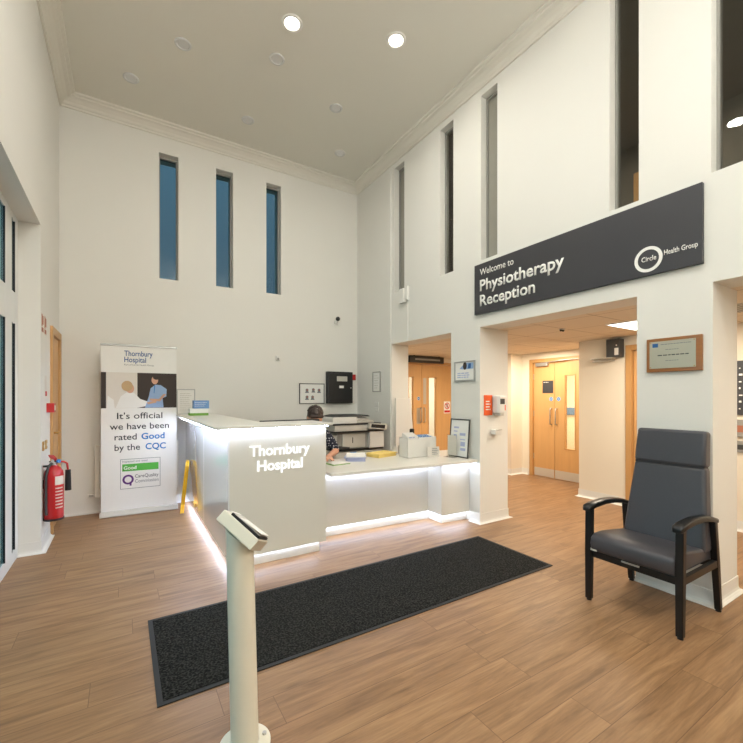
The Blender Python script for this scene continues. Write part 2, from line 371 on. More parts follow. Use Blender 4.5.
for i, (a, b) in enumerate(wins_b):
    slot_window('window_%d' % (i+1), (a, YB, bz0), 0, b-a, bz0, bz1, .10, 'glass_ext')
# left wall with deep glazed niche and a door
NY, NZ = 4.624, 2.94
DY0, DY1 = 5.19, 5.83
mb = MB(); mb.box(-1.1, XL, NY, DY0, 0, ZC).box(-1.1, XL, DY0, DY1, 2.11, ZC).box(-1.1, XL, DY1, YB, 0, ZC).box(-1.1, XL, -2.7, NY, NZ, ZC).box(-1.1, XL, -2.7, -1.2, 0, NZ)
mb.box(-1.1, -.72, DY0, DY1, 0, 2.11)
structure('wall_left', mb, 'wall')
structure('wall_front', B(-1.1, 3.64, -2.7, -2.5, 0, ZC), 'wall')
# glazed entrance screen, in the niche
g = sroot('window_4', (-.785, 0, 0))
f = MB(); f.box(-.09, 0, 4.507, 4.624, 0, NZ)
mull = [(4.17, 4.40), (3.1, 3.22), (2.1, 2.22), (1.1, 1.22), (.1, .22), (-1.2, -1.08)]
for a, b in mull: f.box(-.09, 0, a, b, 0, NZ)
for z0, z1 in ((0, .10), (2.02, 2.285), (2.885, NZ)): f.box(-.085, -.001, -1.2, 4.6, z0, z1)
f.build('window_frame', 'frame', g)
ys = [4.507]+[v for a, b in mull for v in (b, a)]
for i in range(0, len(ys)-1, 2):
    for z0, z1 in ((.10, 2.02), (2.285, 2.885)):
        B(-.020, -.010, ys[i+1], ys[i], z0, z1).build('pane', 'glass_door', g)
        MB().box(-.0095, .002, ys[i]-.008, ys[i], z0, z1).box(-.0095, .002, ys[i+1], ys[i+1]+.008, z0, z1).build('gasket', 'black', g)
# right wall
T = .3
wins_r = ((4.787, 4.543), (3.802, 3.562), (3.129, 2.90), (1.755, 1.537), (1.093, .86), (-.2, -.43)); rz0, rz1 = 2.895, 4.70
P1a, P1b, P2a, P2b, O1, O3 = 3.60, 3.142, 1.55, 1.085, 4.85, -.4
mb = MB()
structure('wall_pillar', B(XW, 3.80, P1b, P1a, 0, HD), 'wall'); structure('wall_pier', B(XW, 3.78, P2b, P2a, 0, HD), 'wall')
structure('wall_right_far', B(XW, XW+T, O1, YB, 0, HD), 'wall'); structure('wall_right_near', B(XW, 3.78, -2.7, O3, 0, HD), 'wall')
TU = .15
mb.box(XW, XW+T, -2.7, YB, HD, 2.5); mb.box(XW, XW+TU, -2.7, YB, 2.5, rz0); mb.box(XW, XW+TU, -2.7, YB, rz1, ZC)
ys = [YB]+[v for a in wins_r for v in a]+[-2.7]
for i in range(0, len(ys), 2): mb.box(XW, XW+TU, ys[i+1], ys[i], rz0, rz1)
structure('wall_right', mb, 'wall')
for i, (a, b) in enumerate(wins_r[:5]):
    slot_window('window_%d' % (i+5), (XW, a, rz0), -PI/2, a-b, rz0, rz1, .085, 'grey_pane' if i in (0, 2) else 'glass_int')
# upper landing behind the slots
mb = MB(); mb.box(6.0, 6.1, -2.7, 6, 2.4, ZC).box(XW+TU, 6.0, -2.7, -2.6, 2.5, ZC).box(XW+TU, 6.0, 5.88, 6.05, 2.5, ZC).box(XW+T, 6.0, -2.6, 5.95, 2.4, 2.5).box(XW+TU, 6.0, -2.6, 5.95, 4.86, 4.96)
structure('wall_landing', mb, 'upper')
structure('door_4', MB().box(5.95, 5.995, 1.9, 2.8, 2.5, 4.45), 'oak')
# corridor behind
structure('ceiling_corridor', B(XW+T, 8.1, -2.7, 8.2, HD, HD+.12), 'tile')
CX = 5.46
mb = MB()
mb.box(CX, CX+.12, 2.62, 3.28, 0, HD); mb.box(CX, CX+.12, -2.7, 1.70, 0, HD); mb.box(CX, CX+.12, 1.70, 2.62, 2.05, HD)
mb.box(CX+.12, 6.2, 3.16, 3.28, 0, HD)             # recess cheek (near)
mb.box(5.9, 6.2, 4.80, 4.92, 0, HD)                 # recess cheek (far)
mb.box(5.9, 6.02, 4.92, 6.1, 0, HD)
mb.box(6.2, 6.32, 4.63, 4.80, 0, HD); mb.box(6.2, 6.32, 3.28, 3.30, 0, HD); mb.box(6.2, 6.32, 3.30, 4.63, 2.055, HD)
structure('wall_corridor', mb, 'cream')
mb = MB(); mb.box(3.64, 4.50, 6.1, 6.22, 0, HD).box(5.85, 5.9, 6.1, 6.22, 0, HD).box(4.50, 5.85, 6.1, 6.22, 2.075, HD).box(3.52, 3.64, 5.87, 6.22, 0, HD)
structure('wall_corridor_end', mb, 'cream')
mb = MB(); mb.box(7.9, 8.0, 2.9, 5.2, 0, HD).box(6.32, 7.9, 2.9, 3.0, 0, HD).box(6.32, 7.9, 5.1, 5.2, 0, HD)
structure('wall_ward', mb, 'cream')
mb = MB(); mb.box(4.1, 6.3, 8.0, 8.1, 0, HD).box(4.0, 4.1, 6.22, 8.1, 0, HD).box(6.3, 6.4, 6.22, 8.1, 0, HD)
structure('wall_end_room', mb, 'wall')
structure('wall_corridor_front', B(3.64, CX, -2.7, -2.6, 0, HD), 'cream')
# boxing strip beside the far corner
structure('trim_1', B(3.325, XW, 4.86, 4.95, .1, 4.72), 'wall')
# mouldings
cr = [(0, ZC-.125), (.018, ZC-.125), (.022, ZC-.105), (.036, ZC-.095), (.05, ZC-.07), (.085, ZC-.045), (.12, ZC-.036), (.125, ZC-.022), (.155, ZC-.018), (.16, ZC), (0, ZC)]
structure('trim_2', MB().sweep([(XL, -2.5), (XL, YB), (XW, YB), (XW, -2.5)], cr), 'crown')
sk = [(0, .105), (.006, .105), (.007, .03), (.012, .014), (.024, .006), (.042, .003), (.042, .0005), (0, .0005)]
structure('baseboard_left', MB().sweep([(-.785, NY), (XL, NY), (XL, DY0-.05)], sk), 'skirt')
structure('baseboard_back', MB().sweep([(XL, DY1+.03), (XL, YB), (XW, YB), (XW, O1), (XW+T, O1)], sk), 'skirt')
structure('baseboard_pillar', MB().sweep([(XW, 3.275), (XW, P1b), (3.80, P1b), (3.80, P1a)], sk), 'skirt')
structure('baseboard_pier', MB().sweep([(XW, P2b), (3.78, P2b), (3.78, P2a), (XW, P2a)], sk, True), 'skirt')
structure('baseboard_corridor', MB().sweep([(6.2, 4.66), (6.2, 4.80), (5.9, 4.80), (5.9, 6.1), (5.88, 6.1)][::-1], sk), 'skirt')
structure('baseboard_recess', MB().sweep([(6.2, 3.28), (CX, 3.28), (CX, 2.66)], sk), 'skirt')
structure('baseboard_right', MB().sweep([(CX, 1.66), (CX, -2.6)], sk), 'skirt')

# ------------------------------------------------------------------ doors (local: leaf faces -y, x to the right, origin at left jamb foot)
def frame_parts(r, W, H, fw=.06, d0=-.02, d1=.10, m='oakframe'):
    MB().box(0, fw, d0, d1, 0, H).box(W-fw, W, d0, d1, 0, H).box(fw, W-fw, d0, d1, H-fw, H).build('door_frame', m, r, bevel=.003)
def leaf(r, x0, x1, H, glass=None, y=.02, m='oak'):
    f = MB()
    if glass:
        g0, g1, z0, z1 = glass
        f.box(x0, g0, y, y+.044, .008, H).box(g1, x1, y, y+.044, .008, H).box(g0, g1, y, y+.044, .008, z0).box(g0, g1, y, y+.044, z1, H)
    else: f.box(x0, x1, y, y+.044, .008, H)
    o = f.build('door_leaf', m, r)
    if glass:
        B(g0, g1, y+.018, y+.026, z0, z1).build('vision_panel', 'glass_int', o)
        MB().box(g0-.008, g0+.006, y-.006, y+.05, z0-.008, z1+.008).box(g1-.006, g1+.008, y-.006, y+.05, z0-.008, z1+.008).box(g0, g1, y-.006, y+.05, z0-.008, z0+.006).box(g0, g1, y-.006, y+.05, z1-.006, z1+.008).build('beading', 'oakframe', o)
    return o
def pull(o, x, z0, z1, y=.02):
    MB().tube([(x, y, z0), (x, y-.045, z0+.01), (x, y-.05, z0+.03), (x, y-.05, z1-.03), (x, y-.045, z1-.01), (x, y, z1)], .010).build('door_handle', 'steel', o, smooth=True)
def hinge(o, x, z, y=.02): B(x-.012, x+.012, y-.006, y, z-.05, z+.05).build('hinge', 'steel', o)
def fire_disc(o, x, z, y=.02):
    d = MB().disc(x, z, .036, y-.002, y).build('fire_door_disc', 'blue', o)
    MB().ring((x, z), .036, .032, y-.003, y-.001).build('disc_rim', 'white', o)
    MB().box(x-.016, x+.016, y-.003, y-.002, z-.004, z+.004).build('disc_print', 'white', o)
# doors at the right recess, facing -X
r = sroot('door_1', (6.2, 4.635, 0), -PI/2)
frame_parts(r, 1.335, 2.055)
L = leaf(r, .066, .468, 1.99)
R_ = leaf(r, .474, 1.27, 1.99, (.655, .835, .53, 1.752))
for z in (.35, 1.1, 1.75): hinge(L, .062, z)
pull(L, .415, .92, 1.2); pull(R_, .515, .92, 1.2); fire_disc(L, .406, 1.358); fire_disc(R_, .545, 1.358)
B(.242, .444, .014, .02, 1.46, 1.672).build('dark_notice_plate', 'sign', L)
lines('notice_print', 'white', L, .262, .36, 1.66, 1.63, 1, .0135, .008)
B(.080, .462, .016, .02, .015, .155).build('kick_plate', 'kick', L); B(.478, 1.26, .016, .02, .015, .155).build('kick_plate', 'kick', R_)
B(.13, .36, -.03, .02, 1.925, 1.985).build('door_closer', 'silver', L, bevel=.006)
MB().tube([(.33, -.02, 1.985), (.60, -.05, 2.0), (.92, -.012, 2.01)], .007).build('closer_arm', 'silver', L)
# doors at the end of the corridor, facing -Y
r = sroot('door_2', (4.50, 6.1, 0), 0)
frame_parts(r, 1.35, 2.075, .05)
L = leaf(r, .055, .418, 2.02, (.10, .225, .59, 1.775))
R_ = leaf(r, .424, 1.295, 2.02, (.592, .79, .59, 1.775))
R_.name = 'door_leaf'
fire_disc(L, .345, 1.362); fire_disc(R_, .50, 1.362)
B(.30, .385, .016, .02, .87, 1.18).build('push_plate', 'steel', L); B(.46, .535, .016, .02, 1.25, 1.76).build('finger_plate', 'steel', R_)
pull(R_, .47, .90, 1.18); pull(L, .385, .90, 1.18)
# side door in the corridor wall, facing -X
r = sroot('door_3', (CX, 2.655, 0), -PI/2)
frame_parts(r, .99, 2.05, .07, -.025, .12)
L = leaf(r, .075, .915, 1.97, None, .03); pull(L, .84, .9, 1.2, .03)
# oak door in the left wall, facing +X
r = sroot('door_5', (XL, DY0, 0), PI/2)
MB().box(-.02, .06, -.022, .05, 0, 2.12).box(.58, .66, -.022, .05, 0, 2.12).box(.06, .58, -.022, .05, 2.04, 2.12).build('door_frame', 'oakframe', r, bevel=.003)
L = leaf(r, .062, .578, 2.03, None, 0.0); MB().tube([(.12, 0, 1.02), (.12, -.05, 1.02), (.2, -.055, 1.02)], .01).build('door_handle', 'brass', L, smooth=True)

# ------------------------------------------------------------------ ceiling lamps
def downlight(x, y, on, label):
    t = thing('ceiling_downlight', label, 'ceiling light', (x, y, ZC), 0, 'recessed ceiling downlights')
    MB().lathe([(.062, -.001), (.075, -.012), (.092, -.010), (.098, -.002), (.098, 0), (.062, 0)]).build('trim_ring', 'offlamp' if not on else 'plastic', t, smooth=True)
    MB().lathe([(.002, -.006), (.066, -.006), (.066, -.001), (.002, -.001)]).build('diffuser', 'bulb' if on else 'offlamp', t)
    if not on: t.scale = (.8, .8, 1)
    return t
downlight(1.346, 3.597, True, 'lit round ceiling downlight, the left of the two glowing ones')
downlight(2.279, 3.232, True, 'lit round ceiling downlight, the right of the two glowing ones')
downlight(.505, 4.379, False, 'unlit round ceiling downlight upper left, in the row nearer the lit pair')
downlight(.073, 5.147, False, 'unlit round ceiling downlight nearest the left wall and the back corner')
downlight(1.357, 4.062, False, 'unlit round ceiling downlight just below the left glowing downlight')
downlight(1.344, 5.151, False, 'unlit round ceiling downlight above the middle back window')
downlight(2.196, 4.376, False, 'unlit round ceiling downlight right of centre, higher of the two towards the right wall')
downlight(2.651, 5.154, False, 'unlit round ceiling downlight nearest the far right corner')
t = thing('corridor_ceiling_light', 'square white lit panel in the low corridor ceiling', 'ceiling light', (4.67, 2.02, HD))
MB().box(-.3, .3, -.3, .3, -.006, 0).build('diffuser', 'panel_light', t)
MB().box(-.31, -.3, -.31, .31, -.01, 0).box(.3, .31, -.31, .31, -.01, 0).box(-.3, .3, -.31, -.3, -.01, 0).box(-.3, .3, .3, .31, -.01, 0).build('frame', 'plastic', t)
t = thing('ceiling_sensor', 'small dark sensor hanging under the low corridor ceiling', 'sensor', (4.231, 2.742, HD))
MB().lathe([(.035, 0), (.035, -.008), (.02, -.012), (.02, -.001)][::-1]).build('base', 'plastic', t)
for k in (-.02, .02): MB().ball((k, 0, -.016), .014).build('lens', 'black', t)
t = thing('ceiling_vent', 'pale square air vent in ceiling of the rightmost opening', 'air vent', (4.5, 1.28, HD))
MB().box(-.2, .2, -.1, .1, -.012, 0).build('frame', 'lightgrey', t, bevel=.004)
s_ = MB()
for k in range(6): s_.box(-.18, .18, -.085+k*.03, -.07+k*.03, -.016, -.011)
s_.build('louvre', 'greyplastic', t)

# ------------------------------------------------------------------ the welcome sign
t = thing('welcome_sign', 'long charcoal sign reading Welcome to Physiotherapy Reception above the opening', 'sign', (XW, 3.193, 2.30), -PI/2)
SW = 2.062
B(0, SW, -.032, 0, 0, .545).build('board', 'sign', t, bevel=.002)
yy = -.033
text('lettering', 'Welcome to', 'white', t, .082, .420, yy, width=.445, height=.068, bold=.008)
text('lettering', 'Physiotherapy', 'white', t, .082, .250, yy, width=.985, height=.118, bold=.02)
text('lettering', 'Reception', 'white', t, .082, .085, yy, width=.69, height=.118, bold=.02)
lg = MB().ring((1.735, .117), .094, .071, yy-.001, yy, squash=1).build('ring_emblem', 'white', t)
text('lettering', 'Circle', 'white', t, 1.690, .104, yy, width=.098, height=.036, bold=.01)
text('lettering', 'Health Group', 'white', t, 1.838, .118, yy, width=.20, height=.036, bold=.012)

# ------------------------------------------------------------------ reception desk (tall part)
t = thing('reception_desk', 'tall white glowing reception desk with backlit white lettering', 'reception desk', (0, 0, 0))
FY, FX, FR = 3.30, .705, 1.557
B(FX+.012, FR, FY, FY+.04, .10, 1.118).build('front_panel', 'lam_front', t, bevel=.002)
for i, (a, b) in enumerate(((FY, 4.42), (4.424, 5.30), (5.304, 5.84))):
    B(FX, FX+.04, a if i else FY+.001, b, .10, 1.118).build('side_panel', 'lam', t, bevel=.002)
B(FR-.04, FR, FY+.041, 3.70, .10, 1.118).build('end_panel', 'lam_front', t)
MB().prism([(.590, 3.255), (1.605, 3.255), (1.605, 3.72), (1.08, 3.72), (1.08, 5.86), (.590, 5.86)], 1.142, 1.164).build('worktop', 'top', t, bevel=.003)
MB().prism([(FX+.03, 3.345), (1.515, 3.345), (1.515, 3.70), (1.05, 3.70), (1.05, 5.85), (FX+.03, 5.85)], 1.118, 1.142).build('sub_top', 'lam_front', t)
MB().box(FX+.05, 1.515, FY+.052, FY+.09, 0.002, .10).box(FX+.05, FX+.09, FY+.09, 5.84, .002, .10).box(1.48, 1.515, FY+.09, 3.68, .002, .10).build('plinth', 'lam_front', t)
B(1.04, 1.075, 3.74, 5.84, .004, 1.118).build('back_panel', 'lam_front', t)
MB().box(FX+.03, 1.50, FY+.042, FY+.05, .088, .098).build('light_strip', 'led_low', t)
MB().box(FX+.041, FX+.049, FY+.06, 5.82, .088, .098).build('light_strip', 'led', t)
MB().box(.65, 1.56, 3.270, 3.280, 1.134, 1.1415).build('light_strip', 'led', t)
MB().box(.600, .615, 3.30, 5.45, 1.134, 1.1415).build('light_strip', 'led_side', t)
for s, u, v, wd in (('Thornbury', .872, .912, .525), ('Hospital', .935, .786, .395)):
    text('lettering', s, 'letters', t, u, v, FY-.001, width=wd, height=.086, bold=.022, thick=.006)

# low counter
t = thing('reception_counter', 'low white counter with glowing edges between the tall desk and the pillar', 'counter', (0, 0, 0))
def fy(x): return 3.285-.068*(x-1.57)
MB().prism([(1.60, fy(1.6)), (3.343, fy(3.343)), (3.343, 3.605), (3.62, 3.605), (3.62, 3.97), (1.10, 4.12), (1.10, 3.73), (1.60, 3.73)], .672, .70).build('worktop', 'top', t, bevel=.003)
MB().prism([(1.56, 3.615), (2.94, 3.545), (2.94, 3.585), (1.56, 3.655)], .10, .668).build('front_panel', 'lam_front', t)
MB().prism([(2.94, 3.315), (3.335, 3.290), (3.335, 3.50), (2.94, 3.545)], .10, .668).build('pilaster', 'lam_front', t, bevel=.002)
MB().prism([(1.57, 3.66), (2.99, 3.588), (2.99, 3.37), (3.335, 3.345), (3.335, 3.385), (3.03, 3.408), (3.03, 3.628), (1.57, 3.70)], .002, .10).build('plinth', 'lam_front', t)
MB().prism([(1.60, 3.640), (2.955, 3.572), (2.955, 3.582), (1.60, 3.650)], .09, .099).build('light_strip', 'led_low', t)
MB().prism([(2.955, 3.345), (3.33, 3.320), (3.33, 3.330), (2.965, 3.355), (2.965, 3.572), (2.955, 3.572)], .09, .099).build('light_strip', 'led_low', t)
MB().prism([(1.61, fy(1.61)+.28), (2.92, fy(2.92)+.285), (2.92, fy(2.92)+.297), (1.61, fy(1.61)+.292)], .660, .6715).build('light_strip', 'led', t)
MB().prism([(2.95, 3.245), (3.33, 3.222), (3.33, 3.234), (2.95, 3.257)], .662, .6715).build('light_strip', 'led', t)

# ------------------------------------------------------------------ entrance mat
t = thing('entrance_mat', 'long charcoal entrance mat lying on the wood floor in front of desk', 'mat', (1.575, 2.45, 0))
B(-1.42, 1.42, -.385, .385, .001, .009).build('pile', 'pile', t)
MB().box(-1.445, 1.445, -.41, -.385, .001, .006).box(-1.445, 1.445, .385, .41, .001, .006).box(-1.445, -1.42, -.385, .385, .001, .006).box(1.42, 1.445, -.385, .385, .001, .006).build('rubber_edge', 'rubber', t)

# ------------------------------------------------------------------ armchair, facing -X   (local: faces -y, rotated)
t = thing('high_back_armchair', 'charcoal high back armchair with black wooden arms against the pillar', 'chair', (3.025, 1.305, 0), -PI/2)
# local x = -(Y-1.325), local y = X-3.02 ; front at y=-.29
def sq(mb, pts, wx, wy):
    pts = [Vector(p) for p in pts]; rings = []
    for i, p in enumerate(pts):
        a = wx[i] if isinstance(wx, (list, tuple)) else wx; b = wy[i] if isinstance(wy, (list, tuple)) else wy
        rings.append([mb.bm.verts.new(p+Vector(q)) for q in ((-a, -b, 0), (a, -b, 0), (a, b, 0), (-a, b, 0))])
    for a, b in zip(rings, rings[1:]):
        for k in range(4): mb.bm.faces.new((a[k], a[(k+1) % 4], b[(k+1) % 4], b[k]))
    mb.bm.faces.new(rings[0][::-1]); mb.bm.faces.new(rings[-1]); return mb
for sx in (-1, 1):
    sq(MB(), [(sx*.267, -.288, 0.012), (sx*.267, -.285, .35), (sx*.267, -.28, .632)], [.019, .021, .021], [.018, .021, .021]).build('front_leg', 'blackpaint', t, bevel=.004)
    sq(MB(), [(sx*.263, .278, .012), (sx*.264, .225, .35), (sx*.265, .190, .600)], [.017, .019, .017], [.018, .022, .02]).build('rear_leg', 'blackpaint', t, bevel=.004)
    MB().cone((sx*.267, -.288, .0), (sx*.267, -.288, .013), .016).build('foot_glide', 'black', t); MB().cone((sx*.263, .278, .0), (sx*.263, .278, .013), .016).build('foot_glide', 'black', t)
    a = MB(); secs = []
    for yv, zv, hw, ht in ((-.33, .628, .022, .012), (-.315, .640, .030, .017), (-.25, .652, .031, .018), (-.13, .658, .029, .018), (0, .650, .027, .017), (.12, .630, .025, .016), (.215, .605, .022, .014)):
        secs.append([a.bm.verts.new((sx*.265+dx*hw, yv, zv+dz*ht)) for dx, dz in ((-1, -1), (1, -1), (1, .6), (.6, 1), (-.6, 1), (-1, .6))])
    for p, q in zip(secs, secs[1:]):
        for k in range(6): a.bm.faces.new((p[k], p[(k+1) % 6], q[(k+1) % 6], q[k]))
    a.bm.faces.new(secs[0]); a.bm.faces.new(secs[-1][::-1]); bmesh.ops.recalc_face_normals(a.bm, faces=a.bm.faces[:])
    a.build('armrest', 'blackpaint', t, bevel=.004, smooth=True)
    B(sx*.267-.013, sx*.267+.013, -.27, .235, .305, .35).build('side_rail', 'blackpaint', t, bevel=.003)
MB().box(-.252, .252, -.285, -.262, .30, .345).build('front_rail', 'blackpaint', t, bevel=.003)
MB().box(-.256, .256, .20, .225, .30, .345).build('rear_rail', 'blackpaint', t, bevel=.003)
def cushion(name, secs, m='vinyl', bev=.022):
    """secs: list of (y0,y1,z, halfwidth)-> loft upward"""
    a = MB(); rs = []
    for y0, y1, z0, z1, hw in secs: rs.append([a.bm.verts.new(p) for p in ((-hw, y0, z0), (hw, y0, z0), (hw, y1, z1), (-hw, y1, z1))])
    for p, q in zip(rs, rs[1:]):
        for k in range(4): a.bm.faces.new((p[k], p[(k+1) % 4], q[(k+1) % 4], q[k]))
    a.bm.faces.new(rs[0][::-1]); a.bm.faces.new(rs[-1]); bmesh.ops.recalc_face_normals(a.bm, faces=a.bm.faces[:])
    return a.build(name, m, t, bevel=bev, smooth=True, seg=4, loc=(.012, 0, 0))
# seat : profile front-to-back
a = MB(); a.prism([(-.305, .350), (-.318, .395), (-.310, .445), (-.27, .468), (-.18, .468), (.05, .440), (.22, .418), (.22, .346)], -.248, .248, 'x')
seat = a.build('seat', 'vinyl', t, bevel=.016, smooth=True, seg=4)
MB().box(-.05, .055, -.303, -.296, .336, .346).build('label_strip', 'silver', seat); MB().box(-.246, -.205, -.309, -.300, .352, .368).build('maker_tag', 'lightgrey', seat)
back = cushion('backrest', [(.085, .20, .405, .40, .246), (.135, .235, .66, .655, .232), (.188, .274, .935, .93, .213)])
cushion('headrest', [(.180, .276, .934, .929, .214), (.192, .287, 1.04, 1.025, .211), (.220, .300, 1.172, 1.165, .208)], bev=.02)
cushion('back_shell', [(.203, .222, .36, .36, .22), (.272, .284, .9, .9, .195), (.302, .310, 1.15, 1.15, .19)], 'black', .004)
MB().box(-.205, .205, .186, .20, .925, .940).build('seam_piping', 'piping', back)

# ------------------------------------------------------------------ check-in post in the foreground
t = thing('check_in_post', 'cream check-in post with tilted tablet head standing on the floor in front', 'post', (.416, 1.641, 0), -math.radians(31.7))
# local x = image right, local y = away from the camera
MB().lathe([(.100, 0), (.100, .010), (.094, .014), (.055, .014), (.055, .001)][::-1], seg=48).build('base_plate', 'bollard', t, smooth=True)
for k in range(4): MB().cone((.078*math.cos(k*PI/2+.5), .078*math.sin(k*PI/2+.5), .014), (.078*math.cos(k*PI/2+.5), .078*math.sin(k*PI/2+.5), .022), .009, seg=6).build('bolt', 'steel', t)
# post, leaning a touch to the left, cut by a slanted head
pm = MB(); seg = 40; lo = []; hi = []
for k in range(seg):
    cx_, cy_ = .0535*math.cos(2*PI*k/seg), .0535*math.sin(2*PI*k/seg)
    lo.append(pm.bm.verts.new((cx_, cy_, .014))); hi.append(pm.bm.verts.new((-.021+cx_, cy_, .85-.62*cx_)))
for k in range(seg): pm.bm.faces.new((lo[k], lo[(k+1) % seg], hi[(k+1) % seg], hi[k]))
pm.bm.faces.new(lo[::-1]); pm.bm.faces.new(hi)
pm.build('column', 'bollard', t, smooth=True)
hd = bpy.data.objects.new('tablet_head', None)
TH = MB().box(-.0925, .0925, -.075, .075, -.047, 0); 
hm = Matrix.Translation((.008, 0, .880)) @ Matrix.Rotation(math.radians(-22), 4, 'X') @ Matrix.Rotation(math.radians(38), 4, 'Y')
h_ = TH.build('tablet_head', 'bollard', t, bevel=.004); h_.matrix_local = hm
B(-.062, .085, -.065, .065, .0, .011).build('tablet', 'black', h_, bevel=.002)
B(-.054, .078, -.058, .058, .011, .0125).build('screen', 'lightgrey', h_)
B(-.075, .083, -.060, .060, .0135, .0145, Matrix.Translation((0, 0, 0)) @ Matrix.Rotation(math.radians(-4), 4, 'Y')).build('paper_sheet', 'paper', h_)

# ------------------------------------------------------------------ roller banner
t = thing('roller_banner', 'tall white roller banner about a Good rating beside the radiator', 'banner', (.175, 5.60, 0), math.radians(-2))
BW = .395
MB().prism([(-.07, .0), (.07, .0), (.075, .012), (.05, .055), (-.05, .055), (-.075, .012)], -BW-.012, BW+.012, 'x').build('base', 'lightgrey', t, bevel=.004)
B(-BW, BW, -.004, .002, .05, 2.0).build('fabric', 'paper', t)
B(-BW-.005, BW+.005, -.012, .012, 1.995, 2.02).build('top_rail', 'silver', t, bevel=.003)
MB().cone((0, .03, .05), (0, .03, 1.99), .008).build('pole', 'silver', t)
y1 = -.0045
def bu(X): return X-.172
text('lettering', 'Thornbury', 'dkblue', t, bu(.008), 1.885, y1, width=.295, height=.062, bold=.012)
text('lettering', 'Hospital', 'dkblue', t, bu(.008), 1.810, y1, width=.225, height=.062, bold=.012)
text('lettering', 'Part of Circle Health Group', 'greyink', t, bu(.008), 1.770, y1, width=.31, height=.020)
ph = MB().box(-BW, BW, y1-.001, y1, 1.262, 1.685).build('photo_print', 'brown', t)
def flat(name, polys, m, dy):
    mb = MB()
    for p in polys: mb.prism(p, y1-.0012-dy-.0006, y1-.0012-dy, 'y')
    return mb.build(name, m, ph)
def ell(u, v, a, b, n=20): return [(u+a*math.cos(2*PI*k/n), v+b*math.sin(2*PI*k/n)) for k in range(n)]
flat('photo_wall', [[(-.345, 1.262), (-.03, 1.262), (-.03, 1.685), (-.345, 1.685)]], 'creamprint', 0)
flat('patient_top', [[(-.25, 1.265), (-.20, 1.40), (-.14, 1.45), (-.06, 1.44), (.0, 1.37), (.09, 1.335), (.09, 1.29), (-.02, 1.265)], [(-.34, 1.262), (-.26, 1.262), (-.27, 1.36), (-.33, 1.41)]], 'paper', .0008)
flat('patient_face', [ell(-.105, 1.495, .042, .055)], 'skinprint', .0016)
flat('patient_hand', [[(.07, 1.33), (.17, 1.355), (.17, 1.325), (.08, 1.305)]], 'skinprint', .0016)
flat('patient_hair', [ell(-.135, 1.525, .058, .062)], 'blond', .0024)
flat('nurse_tunic', [[(.05, 1.265), (.09, 1.40), (.11, 1.50), (.16, 1.545), (.22, 1.54), (.285, 1.49), (.28, 1.40), (.24, 1.38), (.25, 1.265)]], 'tunic', .0010)
flat('nurse_face', [ell(.155, 1.60, .036, .050)], 'skinprint', .0018)
flat('nurse_arms', [[(.245, 1.43), (.28, 1.43), (.21, 1.34), (.10, 1.35), (.10, 1.375), (.2, 1.37)]], 'skinprint', .0018)
flat('nurse_hair', [ell(.175, 1.637, .042, .032)], 'brown', .0026)
flat('nurse_lanyard', [[(.15, 1.54), (.16, 1.54), (.15, 1.44), (.143, 1.44)]], 'blue', .0026)
text('lettering', "It's official", 'ink', t, 0, 1.135, y1, width=.475, height=.073, align='CENTER', bold=.006)
text('lettering', 'we have been', 'ink', t, 0, 1.010, y1, width=.62, height=.073, align='CENTER', bold=.006)
text('lettering', 'rated', 'ink', t, -.262, .885, y1, width=.225, height=.073, bold=.006)
text('lettering', 'Good', 'blue', t, .012, .885, y1, width=.25, height=.073, bold=.02)
text('lettering', 'by the', 'ink', t, -.262, .760, y1, width=.26, height=.073, bold=.006)
text('lettering', 'CQC', 'blue', t, .055, .760, y1, width=.22, height=.073, bold=.02)
bxp = MB().box(-.205, -.2, y1-.001, y1, .30, .655).box(.21, .215, y1-.001, y1, .30, .655).box(-.2, .21, y1-.001, y1, .30, .305).box(-.2, .21, y1-.001, y1, .65, .655).build('rating_box', 'greyink', t)
text('lettering', 'Inspected and rated', 'greyink', bxp, -.185, .615, y1, width=.26, height=.024)
B(-.185, .195, y1-.001, y1, .51, .595).build('rating_bar', 'green', bxp)
text('lettering', 'Good', 'white', bxp, -.17, .53, y1-.0012, width=.13, height=.04, bold=.015)
rg = MB().ring((-.125, .41), .058, .036, y1-.001, y1).box(-.11, -.09, y1-.001, y1, .335, .38).build('ring_emblem', 'purple', bxp)
text('lettering', 'CareQuality', 'ink', bxp, -.055, .425, y1, width=.25, height=.04)
text('lettering', 'Commission', 'greyink', bxp, -.055, .365, y1, width=.25, height=.04)

# ------------------------------------------------------------------ radiator
t = thing('radiator', 'white wall radiator mostly hidden behind the roller banner', 'radiator', (.165, 5.862, 0))
rb = MB().box(-.45, .45, -.09, -.045, .20, .82)
rb.build('panel', 'rad', t, bevel=.006)
rr = MB()
for k in range(18): rr.box(-.43+k*.05, -.405+k*.05, -.094, -.089, .24, .78)
rr.build('ribs', 'rad', t, bevel=.002)
for k in (-.3, .27): B(k, k+.03, -.046, 0, .3, .7).build('bracket', 'rad', t)
v_ = MB().tube([(-.44, -.06, .23), (-.475, -.06, .23)], .008).build('pipe', 'plastic', t)
MB().cone((-.465, -.06, .23), (-.51, -.06, .23), .016, .014).build('valve_knob', 'silver', t)

